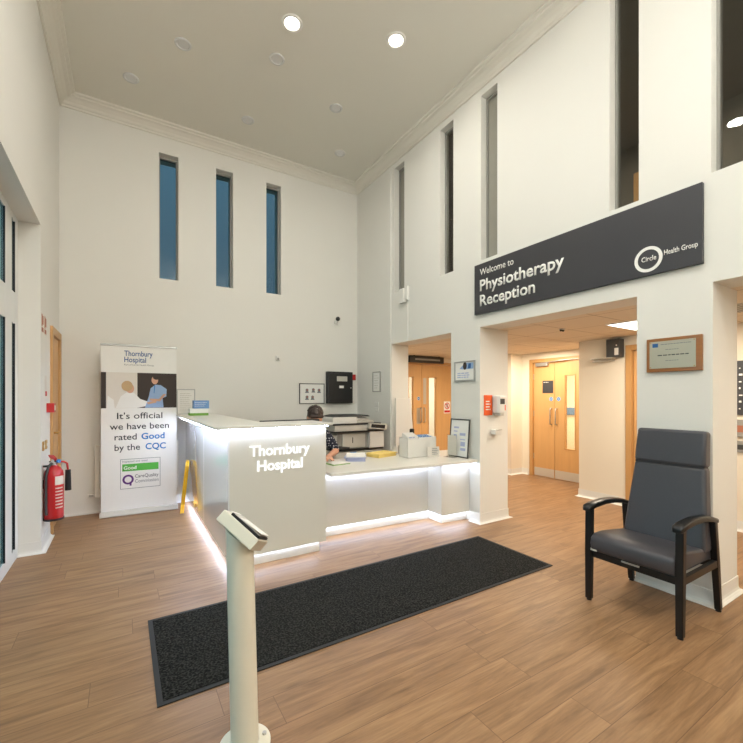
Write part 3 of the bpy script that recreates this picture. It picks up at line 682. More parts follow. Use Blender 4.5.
# ------------------------------------------------------------------ fire extinguisher and left wall fittings
t = thing('fire_extinguisher', 'red fire extinguisher with black hose hung on left wall by the oak door', 'fire extinguisher', (-.552, 4.765, .25))
MB().lathe([(.060, 0), (.066, .004), (.074, .02), (.076, .04), (.076, .40), (.070, .45), (.050, .485), (.028, .50), (.026, .51)], seg=36).build('cylinder', 'red', t, smooth=True)
MB().lathe([(.078, 0), (.078, .02), (.07, .02), (.07, 0.0)][::-1], seg=36).build('base_ring', 'black', t)
MB().cone((0, 0, .505), (0, 0, .535), .022).cone((0, 0, .535), (0, 0, .56), .028, .018).build('valve', 'silver', t)
MB().prism([(-.03, .55), (.05, .575), (.075, .60), (.02, .60), (-.03, .575)], -.010, .010, 'y').build('handle', 'red', t, bevel=.003, rot=(0, 0, 2.2))
MB().prism([(-.03, .54), (.055, .53), (.06, .54), (-.02, .555)], -.009, .009, 'y').build('lever', 'black', t, rot=(0, 0, 2.2))
MB().cone((.03, -.02, .545), (.045, -.028, .545), .018).build('pressure_gauge', 'blue', t)
MB().tube([(.02, 0, .535), (.07, .005, .535), (.098, .01, .515), (.105, .01, .45)], .009).build('discharge_pipe', 'red', t, smooth=True)
MB().cone((.105, .01, .455), (.106, .01, .26), .022, .026).build('discharge_horn', 'black', t, smooth=True)
MB().tube([(-.015, -.02, .53), (-.035, -.055, .50), (-.05, -.066, .42), (-.05, -.066, .1), (-.045, -.068, .06)], .011).build('hose', 'darkgrey', t, smooth=True)
lb = MB(); n = 10
for k in range(n):
    a0, a1 = -1.35+k*.11, -1.35+(k+1)*.11
    vs_ = [lb.bm.verts.new((.0768*math.cos(a), .0768*math.sin(a), z)) for a, z in ((a0, .33), (a1, .33), (a1, .41), (a0, .41))]; lb.bm.faces.new(vs_)
lb.build('label_band', 'creamprint', t)
lb = MB()
for j in range(7):
    for k in range(7):
        a0, a1 = -1.3+k*.12, -1.3+k*.12+.09
        z = .30-j*.03
        vs_ = [lb.bm.verts.new((.0768*math.cos(a), .0768*math.sin(a), zz)) for a, zz in ((a0, z-.006), (a1, z-.006), (a1, z+.006), (a0, z+.006))]; lb.bm.faces.new(vs_)
lb.build('instructions_print', 'creamprint', t)
B(-.078, -.072, -.03, .03, .30, .38).build('wall_bracket', 'black', t); B(-.078, -.026, -.015, .015, .495, .51).build('hanging_hook', 'black', t)
def wall_left_thing(name, label, cat, y, z, group=None): return thing(name, label, cat, (XL, y, z), PI/2, group)
for k, (yv, lab) in enumerate(((4.70, 'faded brown fire notice on left wall, nearer of the pair'), (4.86, 'faded brown fire notice on left wall, the one nearer the oak door'))):
    t = wall_left_thing('fire_notice', lab, 'notice', yv, 1.98, 'fire notices on the left wall')
    B(-.055, .055, -.003, 0, 0, .18).build('board', 'creamprint', t)
    [B(*q).build('print', 'redbrown', t) for q in ((-.05, .05, -.0045, -.003, .01, .05), (-.05, -.01, -.0045, -.003, .06, .17), (.005, .05, -.0045, -.003, .08, .16))]
t = wall_left_thing('fire_action_notice', 'narrow pale notice with red foot above the red call point', 'notice', 4.90, 1.40)
B(-.05, .05, -.003, 0, 0, .20).build('board', 'creamprint', t); B(-.045, .045, -.0045, -.003, .005, .05).build('print', 'redflat', t)
t = wall_left_thing('fire_call_point', 'red square fire alarm call point beside the oak door', 'fire alarm', 4.99, 1.245)
B(-.05, .05, -.06, 0, 0, .09).build('housing', 'red', t, bevel=.004); B(-.028, .028, -.062, -.06, .02, .068).build('press_panel', 'white', t)
for yv, lab in ((4.74, 'small brass switch plate above the extinguisher, nearer one'), (4.90, 'small brass switch plate above the extinguisher, one nearer the door')):
    t = wall_left_thing('switch_plate', lab, 'switch', yv, .90, 'brass switch plates')
    B(-.035, .035, -.010, 0, 0, .085).build('plate', 'brass', t, bevel=.003); B(-.012, .012, -.016, -.010, .03, .055).build('rocker', 'plastic', t)

# ------------------------------------------------------------------ yellow folding floor sign, edge-on between banner and desk
t = thing('wet_floor_sign', 'yellow folding floor sign seen edge on between banner and desk', 'floor sign', (.632, 5.40, 0), -.118)
for sx, nm in ((-1, 'panel'), (1, 'panel')):
    p = MB().prism([(-.13, 0), (-.10, .10), (-.115, .16), (-.10, .56), (-.06, .60), (.06, .60), (.10, .56), (.115, .16), (.10, .10), (.13, 0), (.09, 0), (.07, .06), (-.07, .06), (-.09, 0)], -.009, .009, 'x')
    o = p.build('panel', 'yellow', t, bevel=.002)
    o.location = ((-.032 if sx < 0 else -.010), 0, .003); o.rotation_euler = (0, math.radians(6.0), 0)
B(.025, .058, -.06, .06, .585, .61).build('hinge', 'yellow', t, bevel=.003)

# ------------------------------------------------------------------ items on tall desk
t = thing('leaflet_pile', 'green edged leaflet pile on the far end of the tall desk', 'leaflets', (.81, 5.42, 1.165))
B(-.115, .095, -.075, .075, 0, .085).build('pages', 'paper', t); B(-.116, .096, -.0765, .076, 0, .03).build('green_edge', 'greenpaper', t)
t = thing('leaflet_box', 'blue leaflet box resting on the green edged leaflets', 'box', (.83, 5.42, 1.2505))
B(-.09, .085, -.07, .07, 0, .10).build('carton', 'bluecard', t, bevel=.002); lines('print', 'white', t, -.08, .075, .085, .02, 3, -.0706, .004, .4, 3)
def framed(name, label, cat, loc, rz, wd, ht, fr, art, fm='silver', dp=.018):
    t = thing(name, label, cat, loc, rz)
    MB().box(0, fr, -dp, 0, 0, ht).box(wd-fr, wd, -dp, 0, 0, ht).box(fr, wd-fr, -dp, 0, 0, fr).box(fr, wd-fr, -dp, 0, ht-fr, ht).build('frame', fm, t, bevel=.002)
    p = B(fr, wd-fr, -dp*.55, 0, fr, ht-fr).build('sheet', 'paper', t); art(t, wd, ht, -dp*.55); return t
def art_text(n, m='greyink'):
    def f(t, wd, ht, y): lines('print', m, t, wd*.18, wd*.84, ht*.86, ht*.14, n, y, ht/n*.16, .35, n)
    return f
framed('framed_notice', 'silver framed notice on back wall beside the banner top', 'notice', (.60, YB, 1.16), 0, .225, .34, .012, art_text(9, 'lightgrey'), 'silver')
def art_people(t, wd, ht, y):
    for u, v in ((.30, .66), (.55, .68), (.78, .66), (.30, .32), (.52, .32)):
        a, b = u*wd, v*ht
        hb_ = [(a-.035, b-.04), (a+.035, b-.04), (a+.02, b-.015)]+[(a+.024*math.cos(PI*k/10-.4), b+.006+.022*math.sin(PI*k/10-.4)) for k in range(13)][0:13]+[(a-.02, b-.015)]
        f = MB().prism(hb_, y-.0008, y, 'y').build('hand_print', 'greyink', t)
        MB().prism(ell(a+.006, b+.004, .013, .012), y-.0014, y-.0008, 'y').build('hand_print_tone', 'redbrown', f)
framed('wall_poster', 'dark framed hand hygiene poster left of the black alarm cabinet', 'poster', (2.31, YB, 1.285), 0, .425, .32, .012, art_people, 'darkgrey')
t = thing('alarm_cabinet', 'black fire alarm cabinet on back wall with small window', 'cabinet', (2.76, YB, 1.27))
MB().prism([(0, 0), (.46, 0), (.46, -.07), (.40, -.085), (.06, -.085), (0, -.07)], .02, .53).build('housing', 'black', t, bevel=.006)
B(.03, .43, -.092, -.084, .05, .50).build('door', 'black', t, bevel=.005)
B(.155, .345, -.095, -.092, .375, .455).build('display_window', 'lightgrey', t, bevel=.002); B(.20, .28, -.0945, -.092, .265, .305).build('label_plate', 'paper', t)
MB().cone((.41, -.092, .27), (.41, -.10, .27), .010).build('lock', 'steel', t)
t = thing('alarm_sounder', 'small red alarm box at the top right of the black cabinet', 'alarm', (3.228, YB, 1.67))
B(0, .055, -.06, 0, 0, .095).build('housing', 'red', t, bevel=.004); B(.012, .043, -.062, -.06, .03, .06).build('press_panel', 'redflat', t)
# cctv and sensor on the back wall
t = thing('security_camera', 'small dark domed camera high on back wall near the corner', 'camera', (2.93, YB, 2.60))
B(-.02, .05, -.03, 0, -.02, .03).build('bracket', 'plastic', t, bevel=.004); MB().tube([(.015, -.02, 0), (.015, -.07, .0), (0, -.09, .03)], .010).build('arm', 'plastic', t, smooth=True)
MB().ball((0, -.10, .045), .036, 3).build('dome', 'black', t, smooth=True)
t = thing('motion_sensor', 'small cream motion sensor on back wall above the poster', 'sensor', (1.965, YB, 1.965))
B(-.03, .03, -.045, 0, -.03, .045).build('housing', 'plastic', t, bevel=.012); MB().prism([(-.02, -.03), (.02, -.03), (.012, -.052), (-.012, -.052)], -.02, .01).build('lens', 'greyplastic', t)

# ------------------------------------------------------------------ right wall fittings
def wr(name, label, cat, y, z, x=XW, group=None): return thing(name, label, cat, (x, y, z), -PI/2, group)
framed('wall_notice', 'narrow grey framed notice in the shaded far corner by the opening', 'notice', (XW, 5.36, 1.47), -PI/2, .22, .315, .014, art_text(6, 'lightgrey'), 'greyplastic')
for z, lab in ((1.245, 'upper of two white switches on the shaded wall below the notice'), (1.165, 'lower of two white switches on the shaded wall below the notice')):
    t = wr('light_switch', lab, 'switch', 5.25, z, group='switches by the corner'); B(-.05, .05, -.012, 0, 0, .07).build('plate', 'plastic', t, bevel=.004); B(-.012, .012, -.017, -.012, .02, .05).build('rocker', 'plastic', t)
t = wr('wall_sensor', 'white box sensor below the first slot window with a cable trunk', 'sensor', 4.615, 2.70)
B(.02, .13, -.06, 0, .0, .20).build('housing', 'plastic', t, bevel=.008); B(.13, .19, -.045, 0, .03, .22).build('side_module', 'plastic', t, bevel=.006); B(.145, .165, -.012, 0, -.53, .0).build('cable_trunk', 'plastic', t)
def art_adv(t, wd, ht, y):
    MB().prism([(wd*.25, ht*.62), (wd*.5, ht*.58), (wd*.92, ht*.60), (wd*.92, ht*.90), (wd*.55, ht*.90), (wd*.4, ht*.78)], y-.0008, y, 'y').build('print', 'tunic', t)
    MB().prism(ell(wd*.52, ht*.76, .03, .045), y-.0014, y-.0008, 'y').build('print', 'brown', t)
    MB().prism([(wd*.66, ht*.62), (wd*.8, ht*.62), (wd*.82, ht*.86), (wd*.7, ht*.86)], y-.0014, y-.0008, 'y').build('print', 'dkblue', t)
    lines('print', 'bluepaper', t, wd*.15, wd*.9, ht*.45, ht*.15, 3, y, .012, .3, 5)
framed('framed_picture', 'silver framed picture with blue photo on pillar above the counter', 'picture', (XW, 3.53, 1.575), -PI/2, .325, .232, .016, art_adv, 'silver')
t = wr('memorial_plaque', 'wooden plaque with engraved silver plate on pillar above the armchair', 'plaque', 1.475, 1.578)
B(0, .34, -.022, 0, 0, .245).build('wood_backing', 'plaquewood', t, bevel=.004)
B(.022, .305, -.025, -.022, .026, .222).build('plate', 'plate', t, bevel=.0008)
B(.042, .078, -.0262, -.025, .180, .208).build('blue_emblem', 'dkblue', t)
lines('engraving', 'greyink', t, .095, .285, .206, .190, 1, -.025, .0045, 0); lines('engraving', 'greyink', t, .125, .205, .165, .153, 1, -.025, .004, 0)
lines('engraving', 'ink', t, .075, .265, .128, .112, 1, -.025, .0065, 0); lines('engraving', 'greyink', t, .125, .205, .086, .074, 1, -.025, .004, 0)
sc_ = MB()
for u, v in ((.03, .034), (.297, .034), (.03, .214), (.297, .214)): sc_.disc(u, v, .004, -.0268, -.025, 10)
sc_.build('screws', 'brass', t)
# things on the pillar reveal (faces -Y)
t = thing('orange_notice_board', 'orange notice behind the hand gel dispenser on the pillar side', 'notice', (3.405, P1b, 1.19))
B(0, .13, -.008, 0, 0, .225).build('board', 'orange', t, bevel=.002); lines('print', 'paper', t, .025, .10, .17, .05, 4, -.0082, .012, .2, 8)
t = thing('hand_gel_dispenser', 'white hand gel dispenser on the pillar side beside orange notice', 'dispenser', (3.60, P1b, 1.185))
MB().prism([(-.06, 0), (.06, 0), (.06, -.07), (.04, -.095), (-.04, -.095), (-.06, -.07)], .03, .225).build('housing', 'plastic', t, bevel=.012)
B(-.035, .035, -.098, -.09, .13, .19).build('sight_window', 'darkgrey', t, bevel=.002); B(.0, .055, -.092, -.075, .06, .12).build('orange_label', 'orange', t)
MB().prism([(-.045, -.01), (.045, -.01), (.03, -.09), (-.03, -.09)], .0, .032).build('push_bar', 'lightgrey', t, bevel=.006)
t = thing('drip_tray', 'small white box shelf on pillar side below the gel dispenser', 'tray', (3.565, P1b, .975))
B(-.05, .05, -.07, 0, 0, .055).build('tray', 'plastic', t, bevel=.006); B(-.04, .04, -.085, -.06, .048, .058).build('lip', 'lightgrey', t)

# ------------------------------------------------------------------ corridor fittings
t = thing('wall_control_box', 'dark grey wall box with pale curved guard high on the corridor wall', 'wall box', (CX, 3.12, 1.87), -PI/2)
B(.27, .44, -.11, 0, .035, .27).build('housing', 'darkgrey', t, bevel=.006)
B(.375, .425, -.114, -.11, .06, .15).build('label_plate', 'plastic', t, bevel=.003); MB().disc(.40, .185, .008, -.114, -.11, 12).build('indicator_lamp', 'plastic', t)
gp = [(.0, .0), (.06, -.045), (.14, -.075), (.24, -.085), (.36, -.075), (.36, 0)]
MB().prism([(u, v*1.9) for u, v in gp], .022, .034).build('guard', 'lightgrey', t, bevel=.004)
MB().prism([(.02, 0), (.10, -.06), (.20, -.085), (.30, -.06), (.33, 0)], -.01, .022).build('guard_bowl', 'lightgrey', t, bevel=.008)
t = thing('exit_sign_box', 'long black sign box hung above the far double doors', 'sign', (4.87, 5.9, 2.165))
MB().box(-.42, .40, -.03, .03, -.135, -.012).build('housing', 'black', t, bevel=.004); MB().box(-.30, .30, -.033, -.03, -.09, -.06).build('lens', 'greyplastic', t)
for k in (-.3, .3): MB().cone((k, 0, -.015), (k, 0, 0), .012).build('hanger', 'black', t)
t = thing('prohibition_notice', 'white notice with red prohibition circle on the far right door leaf', 'notice', (5.245, 6.1, 1.06))
t.location = (5.47, 6.1185, 1.06)
B(.02, .19, -.003, .0, 0, .24).build('board', 'paper', t); MB().ring((.105, .15), .066, .050, -.004, -.003).build('red_ring', 'redflat', t)
MB().prism([(.06, .19), (.068, .20), (.152, .11), (.144, .10)], -.0042, -.003, 'y').build('red_bar', 'redflat', t); B(.03, .18, -.004, -.003, .015, .06).build('red_band', 'redflat', t)
MB().box(.09, .118, -.0036, -.003, .115, .185).build('figure_print', 'ink', t)
t.name = 'prohibition_notice'
t = wr('directory_sign', 'dark grey sign with white symbols beyond the rightmost opening', 'sign', 1.62, 1.207, CX)
B(.0, .42, -.015, 0, 0, .565).build('board', 'sign', t)
mb = MB()
for k in range(7): mb.box(.072, .072+.012+.008*(k % 3), -.0165, -.015, .06+k*.07, .072+k*.07+.008*(k % 2)); mb.box(.14, .34, -.0165, -.015, .065+k*.07, .083+k*.07)
mb.build('symbols', 'white', t)
t = wr('door_release_plate', 'upper grey control plate under the dark directory sign', 'control plate', 1.60, .98, CX)
B(0, .13, -.02, 0, 0, .18).build('plate', 'greyplastic', t, bevel=.004); B(.03, .09, -.023, -.02, .05, .12).build('button', 'redbrown', t)
t = wr('intercom_plate', 'lower grey control plate under the dark directory sign', 'control plate', 1.60, .82, CX)
B(0, .13, -.02, 0, 0, .12).build('plate', 'greyplastic', t, bevel=.004); B(.04, .09, -.023, -.02, .03, .08).build('button', 'darkgrey', t)
tag(B(7.86, 7.895, 3.1, 5.05, 1.02, 1.17).build('handrail', 'handrail', bevel=.01), 'blue wall rail seen through the recessed door glass', 'handrail')
# white board leaning in the first opening
t = thing('privacy_screen', 'plain white screen board standing in the first opening by the wall', 'screen', (3.36, 4.78, 0))
MB().prism([(0.0, .03), (.40, .03), (.265, 1.375), (0.0, 1.375)], -.012, .012, 'y').build('panel', 'wall', t, bevel=.003)
for k in (.02, .30): B(k, k+.05, -.09, .05, 0, .03).build('foot', 'greyplastic', t)

# ------------------------------------------------------------------ things on the low counter
ZT = .7005
def stack(name, label, cat, x, y, rz, wd, dp, n, h, m, z=ZT, m2=None):
    t = thing(name, label, cat, (x, y, z), rz)
    rnd = random.Random(n+int(x*100))
    for k in range(n):
        a, b = (rnd.random()-.5)*.018, (rnd.random()-.5)*.018
        o = B(-wd/2+a, wd/2+a, -dp/2+b, dp/2+b, k*h, (k+1)*h-.0006).build('sheets', (m2 if (m2 and k == n-1) else m), t)
        o.rotation_euler = (0, 0, (rnd.random()-.5)*.1)
    return t
stack('paper_stack', 'blue white paper stack on the counter beside the yellow one', 'papers', 2.20, 3.90, -.55, .21, .297, 5, .011, 'bluepaper', m2='paper')
stack('yellow_paper_stack', 'yellow paper stack on the low counter', 'papers', 2.585, 3.97, .25, .30, .21, 4, .011, 'yellowpaper')
stack('green_leaflets', 'green leaflets lying on counter in front of the receptionist', 'leaflets', 1.90, 3.74, .1, .21, .15, 2, .008, 'greenpaper', m2='paper')
t = thing('leaflet_rack', 'white box rack of leaflets on the low counter', 'leaflet rack', (2.74, 3.655, ZT), .03)
MB().box(0, .43, 0, .006, 0, .215).box(0, .006, 0, .16, 0, .225).box(.424, .43, 0, .16, 0, .225).box(0, .43, .154, .16, 0, .23).box(0, .43, 0, .16, 0, .006).build('box', 'plastic', t)
for k in range(5):
    o = B(.012+.0*k, .165, .02+k*.022, .034+k*.022, .01, .245+.008*k).build('leaflet_bundle', 'paper', t)
    lines('print', 'bluepaper', o, .03, .15, .24+.008*k, .20+.008*k, 2, .0195+k*.022, .012, .3, k)
for k in range(5):
    o = B(.18, .41, .02+k*.022, .034+k*.022, .01, .228+.004*k).build('leaflet_bundle', 'paper', t)
    lines('print', 'blue' if k % 2 else 'bluecard', o, .19, .40, .235+.004*k, .218+.004*k, 1, .0195+k*.022, .008, .3, k+9)
t = thing('counter_card', 'small white card leaning on front of the leaflet rack', 'card', (2.985, 3.60, ZT), -.1)
B(0, .17, 0, .004, 0, .115).build('card', 'creamprint', t, rot=(math.radians(-8), 0, 0)); lines('print', 'greyink', t, .06, .15, .105, .02, 4, -.001, .006, .3, 12)
# poster leaning against the pillar face
t = thing('poster_frame', 'black edged poster standing on counter against the pillar', 'poster', (XW-.052, 3.575, ZT), -PI/2)
th = bpy.data.objects.new('x', None); bpy.data.objects.remove(th)
K = Matrix.Rotation(math.radians(-4.5), 4, 'X')
fr = MB(); fr.box(0, .013, -.012, 0, 0, .44, K).box(.297, .31, -.012, 0, 0, .44, K).box(.013, .297, -.012, 0, 0, .013, K).box(.013, .297, -.012, 0, .427, .44, K).build('frame', 'darkgrey', t)
MB().box(.013, .297, -.006, 0, .013, .427, K).build('sheet', 'paper', t)
pr = MB()
for i, (u, v, a, b) in enumerate(((.06, .33, .08, .02), (.06, .29, .06, .012), (.16, .25, .09, .03), (.17, .20, .08, .012), (.18, .13, .07, .05), (.18, .08, .08, .03), (.06, .20, .05, .06))): pr.box(u, u+a, -.0068, -.006, v, v+b, K)
pr.build('print', 'bluepaper', t)
t = thing('acrylic_stand', 'clear acrylic leaflet stand in front of the counter poster', 'stand', (3.235, 3.55, ZT), -PI/2+.1)
MB().box(0, .15, -.004, 0, 0, .26).box(0, .15, -.06, 0, 0, .004).build('holder', 'acrylic', t); B(.012, .138, -.0025, -.0015, .02, .25).build('leaflet', 'creamprint', t)
t = thing('desk_phone', 'black desk phone with upright handset behind the leaflet rack', 'telephone', (3.06, 4.0, ZT-.0), .2)
MB().prism([(-.07, 0), (.08, 0), (.08, .05), (.02, .075), (-.07, .04)], -.08, .08, 'y').build('base', 'black', t, bevel=.005)
MB().box(-.03, .025, -.02, .02, .07, .13).build('stalk', 'greyplastic', t, bevel=.005)
B(-.03, .02, -.03, .015, .12, .30).build('handset', 'black', t, bevel=.01)
kp = MB()
for i in range(3):
    for j in range(4): kp.box(-.055+i*.016, -.043+i*.016, -.0825, -.08, .01+j*.008, .016+j*.008)
kp.build('keypad', 'greyplastic', t)
tag(MB().lathe([(.032, 0), (.036, .004), (.036, .10), (.033, .10), (.033, .006), (.001, .006)], seg=28).build('pen_pot', 'steel', smooth=True, loc=(2.90, 4.0, ZT)), 'steel pen pot at counter back edge beside the phone', 'pot')
tag(MB().lathe([(.030, 0), (.034, .004), (.036, .09), (.033, .09), (.031, .006), (.001, .006)], seg=28).build('drinking_cup', 'plastic', smooth=True, loc=(2.80, 4.0, ZT)), 'white cup at counter back edge beside the pen pot', 'cup')
# monitor behind the tall desk
t = thing('computer_monitor', 'black computer monitor whose top edge shows over the tall desk', 'monitor', (1.46, 3.93, ZT))
B(-.32, .31, -.018, .018, .13, .462).build('casing', 'black', t, bevel=.006); B(-.275, .275, .018, .020, .15, .45).build('screen', 'screen', t)
MB().cone((0, -.02, .01), (0, -.02, .30), .022).build('stalk', 'black', t); MB().lathe([(.11, 0), (.11, .008), (.03, .014)], (0, -.02, 0)).build('foot', 'black', t, smooth=True)

# ------------------------------------------------------------------ copier
t = thing('photocopier', 'grey office photocopier against back wall behind the counter', 'photocopier', (2.43, 4.88, 0))
t.scale = (1, 1, .965)
B(0, .78, .02, .55, .03, .66).build('cabinet', 'lightgrey', t, bevel=.008)
for k in range(3): 
    d = B(.02, .76, .005, .02, .05+k*.20, .235+k*.20).build('paper_drawer', 'lightgrey', t, bevel=.004); B(.28, .50, -.002, .005, .19+k*.2, .215+k*.2).build('drawer_pull', 'darkgrey', d)
B(.0, .79, .005, .56, .675, .69).build('base_trim', 'black', t)
B(.06, .57, .05, .54, .695, .93).build('engine', 'greyplastic', t, bevel=.006); B(.55, .79, -.01, .55, .695, .93).build('front_cover', 'plastic', t, bevel=.006)
B(.14, .50, .035, .05, .71, .915).build('side_door', 'lightgrey', t, bevel=.004); B(.29, .30, .028, .035, .78, .86).build('latch', 'darkgrey', t)
B(-.02, .14, .02, .5, .72, .75).build('output_tray', 'darkgrey', t, rot=(0, math.radians(8), 0)); B(.0, .13, .06, .12, .74, .90).build('bypass_tray', 'lightgrey', t, bevel=.004)
B(-.02, .79, -.01, .56, .935, .952).build('paper_deck', 'black', t, bevel=.004)
B(.0, .52, .0, .53, .955, 1.04).build('scanner_bed', 'lightgrey', t, bevel=.006)
MB().prism([(.50, .985), (.80, .955), (.82, 1.04), (.52, 1.06)], -.06, .20, 'y').build('control_panel', 'lightgrey', t, bevel=.004)
MB().prism([(.54, 1.0), (.77, .975), (.78, 1.025), (.55, 1.05)], -.063, -.059, 'y').build('control_screen', 'screen', t)
B(-.04, .74, -.01, .54, 1.042, 1.062).build('glass_lid', 'black', t, bevel=.004)
B(-.02, .36, .02, .50, 1.062, 1.155).build('document_feeder', 'plastic', t, bevel=.008)
B(.36, .66, .05, .50, 1.062, 1.10).build('feeder_tray', 'lightgrey', t, bevel=.006)
MB().prism([(-.01, 1.155), (.60, 1.155), (.55, 1.178), (.15, 1.182)], .05, .48, 'y').build('feeder_cover', 'darkgrey', t, bevel=.006)
B(.40, .63, .10, .40, 1.10, 1.135).build('loose_pages', 'paper', t, rot=(0, 0, .05))
B(.235, .335, .001, .005, .575, .655).build('blue_label', 'blue', t); B(.255, .315, .0, .001, .60, .63).build('label_print', 'white', t)

# ------------------------------------------------------------------ receptionist and her chair
t = thing('office_chair', 'black office swivel chair under the receptionist behind the counter', 'chair', (1.86, 4.36, 0))
B(-.24, .24, -.24, .22, .39, .447).build('seat', 'chairfab', t, bevel=.025, seg=4)
o = B(-.20, .20, .25, .30, .56, .92).build('backrest', 'chairfab', t, bevel=.025, seg=4)
MB().tube([(0, .1, .40), (0, .28, .41), (0, .315, .50), (0, .31, .7)], .018).build('back_bar', 'black', t, smooth=True)
MB().cone((0, 0, .09), (0, 0, .41), .028, .022).build('gas_column', 'black', t)
bs = MB()
for k in range(5):
    a = 2*PI*k/5; bs.tube([(0, 0, .10), (.15*math.cos(a), .15*math.sin(a), .09), (.28*math.cos(a), .28*math.sin(a), .065)], [.025, .02, .015])
bs.build('star_base', 'black', t)
for k in range(5):
    a = 2*PI*k/5; MB().cone((.28*math.cos(a)-.02*math.sin(a), .28*math.sin(a)+.02*math.cos(a), .027), (.28*math.cos(a)+.02*math.sin(a), .28*math.sin(a)-.02*math.cos(a), .027), .026).build('castor', 'black', t)

p = thing('person', 'person with short dark hair in navy dotted top, head bent, seated behind the counter', 'person', (1.86, 4.30, 0))
def remesh(o, vox, smooth=2):
    m = o.modifiers.new('remesh', 'REMESH'); m.mode = 'VOXEL'; m.voxel_size = vox; m.use_smooth_shade = True
    s = o.modifiers.new('smooth', 'SMOOTH'); s.iterations = smooth; s.factor = .5
HC = Vector((-.03, -.13, 1.150))   # head centre
HR = Euler((math.radians(32), 0, math.radians(-6)))
HM = Matrix.Translation(HC) @ HR.to_matrix().to_4x4()
def hp(x, y, z): return tuple(HM @ Vector((x, y, z)))
b = MB()
b.chain([(0, .06, .56), (0, .06, .66), (0, .055, .80), (0, .035, .92), (0, .01, 1.0)], [.13, .125, .125, .115, .06])
b.chain([(-.10, .05, .56), (.10, .05, .56)], [.115, .115]); b.chain([(-.155, .03, .955), (.155, .03, .955)], [.058, .058]); b.chain([(-.08, .02, .88), (.08, .02, .88)], [.10, .10])
b.chain([(0, .015, .99), (-.015, -.05, 1.07)], [.055, .052])
b.ball(hp(0, .012, .03), .1, 3, (.76, .95, .90)); b.ball(hp(0, -.012, -.035), .1, 3, (.62, .72, .80)); b.ball(hp(0, -.055, -.10), .032, 2, (1.1, .8, .7))
b.chain([hp(0, -.085, .012), hp(0, -.108, -.028)], [.009, .015]); b.ball(hp(.078, .015, -.01), .028, 2, (.4, .8, 1.2)); b.ball(hp(-.078, .015, -.01), .028, 2, (.4, .8, 1.2))
for sx in (-1, 1):
    el_ = (.245 if sx > 0 else -.25, -.10, .765); wrp = (.045 if sx > 0 else -.06, -.33, .748)
    b.chain([(sx*.175, .03, .945), (sx*.225, -.02, .86), el_], [.052, .046, .038]); b.chain([el_, wrp], [.040, .026])
    d = (Vector(wrp)-Vector(el_)).normalized(); side = Vector((d.y, -d.x, 0)).normalized()*sx*-1
    w0 = Vector(wrp)
    b.chain([w0, w0+d*.04, w0+d*.075], [.026, .027, .024]); b.chain([w0+d*.04+side*.015, w0+d*.07+side*.012], [.021, .02]); b.chain([w0+d*.04-side*.015, w0+d*.07-side*.015], [.021, .02])
    for k, ln in enumerate((.07, .08, .074, .058)):
        q = w0+d*.085+side*(.030-.020*k)
        b.chain([q-d*.02, q+d*ln*.5+Vector((0, 0, .008)), q+d*ln*.8+Vector((0, 0, -.004)), q+d*ln+Vector((0, 0, -.018))], [.0095, .009, .0085, .0075], 10)
    q = w0+d*.03+side*.028; b.chain([q, q+d*.03+side*.022, q+d*.06+side*.024], [.012, .010, .009], 10)
    b.chain([(sx*.10, .03, .555), (sx*.13, -.40, .555)], [.088, .062]); b.chain([(sx*.13, -.40, .55), (sx*.125, -.36, .30), (sx*.12, -.33, .085)], [.058, .055, .036])
    b.chain([(sx*.12, -.33, .06), (sx*.125, -.46, .04)], [.038, .030])
body = b.build('body', 'skin', p, smooth=True); remesh(body, .0065)
for sx in (-1, 1):
    MB().ball(hp(sx*.031, -.078, .008), .012).build('eye', 'eye', body, smooth=True); MB().ball(hp(sx*.031, -.088, .006), .006).build('iris', 'iris', body, smooth=True)
MB().tube([hp(-.022, -.086, -.066), hp(0, -.094, -.064), hp(.022, -.086, -.066)], [.003, .006, .003], 8).build('mouth', 'lip', body)
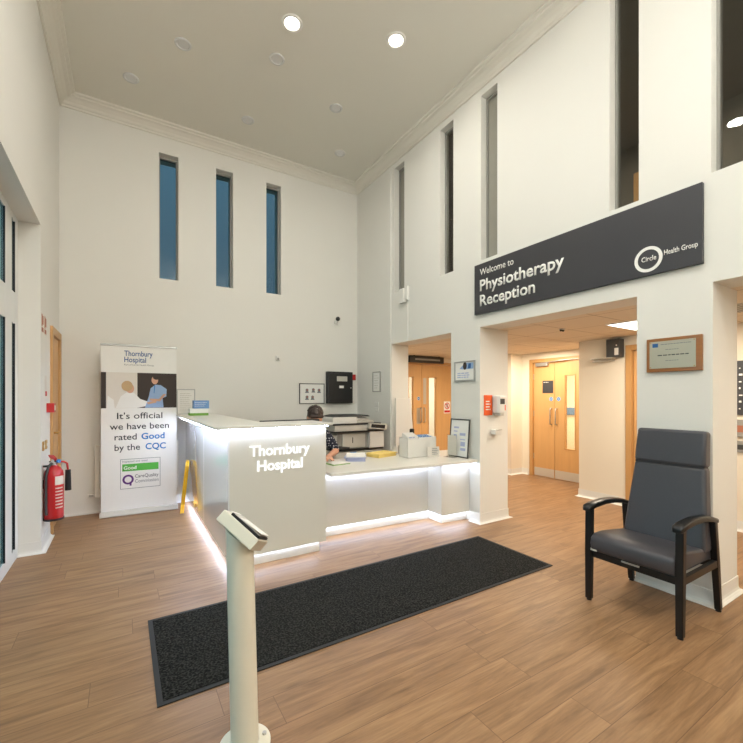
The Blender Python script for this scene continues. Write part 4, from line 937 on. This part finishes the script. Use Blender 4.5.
hb = MB(); hb.ball(hp(0, .028, .045), .1, 3, (.84, .98, .92)); hb.ball(hp(0, .05, -.02), .1, 3, (.80, .70, .85)); hb.chain([hp(-.06, -.05, .065), hp(0, -.065, .078), hp(.055, -.05, .065)], [.022, .022, .022])
rh = random.Random(3)
for k in range(26):
    a = rh.uniform(0, 2*PI); el0, el1 = rh.uniform(1.0, 1.5), rh.uniform(.05, .5)
    if math.sin(a) < -.3: el1 = max(el1, .42)
    pts = []
    for q in range(4):
        e_ = el0+(el1-el0)*q/3; aa = a+.25*q/3*rh.choice((-1, 1)); rr_ = .1*(1.0+.05*rh.random())
        pts.append(hp(.86*rr_*math.cos(e_)*math.cos(aa), .026+1.0*rr_*math.cos(e_)*math.sin(aa), .045+.95*rr_*math.sin(e_)))
    hb.chain(pts, [.010, .011, .010, .006], 8)
hr = hb.build('hair', 'hair', p, smooth=True); remesh(hr, .005, 1)
tb = MB(); tb.chain([(0, .06, .55), (0, .06, .66), (0, .055, .80), (0, .035, .92), (0, .02, .985)], [.142, .136, .136, .124, .068]); tb.chain([(-.155, .03, .955), (.155, .03, .955)], [.068, .068]); tb.chain([(-.08, .02, .88), (.08, .02, .88)], [.112, .112]); tb.chain([(-.10, .05, .58), (.10, .05, .58)], [.122, .122])
for sx in (-1, 1): tb.chain([(sx*.175, .03, .945), (sx*.225, -.02, .86), (sx*.24, -.072, .80)], [.064, .060, .058])
top_ = tb.build('top', 'dots', p, smooth=True); remesh(top_, .008)
lb = MB(); lb.chain([(-.10, .05, .555), (.10, .05, .555)], [.12, .12])
for sx in (-1, 1): lb.chain([(sx*.10, .03, .555), (sx*.13, -.40, .555)], [.097, .071]); lb.chain([(sx*.13, -.40, .55), (sx*.125, -.36, .30), (sx*.12, -.33, .11)], [.067, .064, .052])
tr_ = lb.build('trousers', 'trousers', p, smooth=True); remesh(tr_, .009)
for sx in (-1, 1):
    s_ = MB().chain([(sx*.12, -.33, .05), (sx*.123, -.41, .045), (sx*.125, -.49, .036)], [.047, .044, .034]).build('shoe', 'shoe', p, smooth=True); s_.scale = (1, 1, 1); remesh(s_, .007)
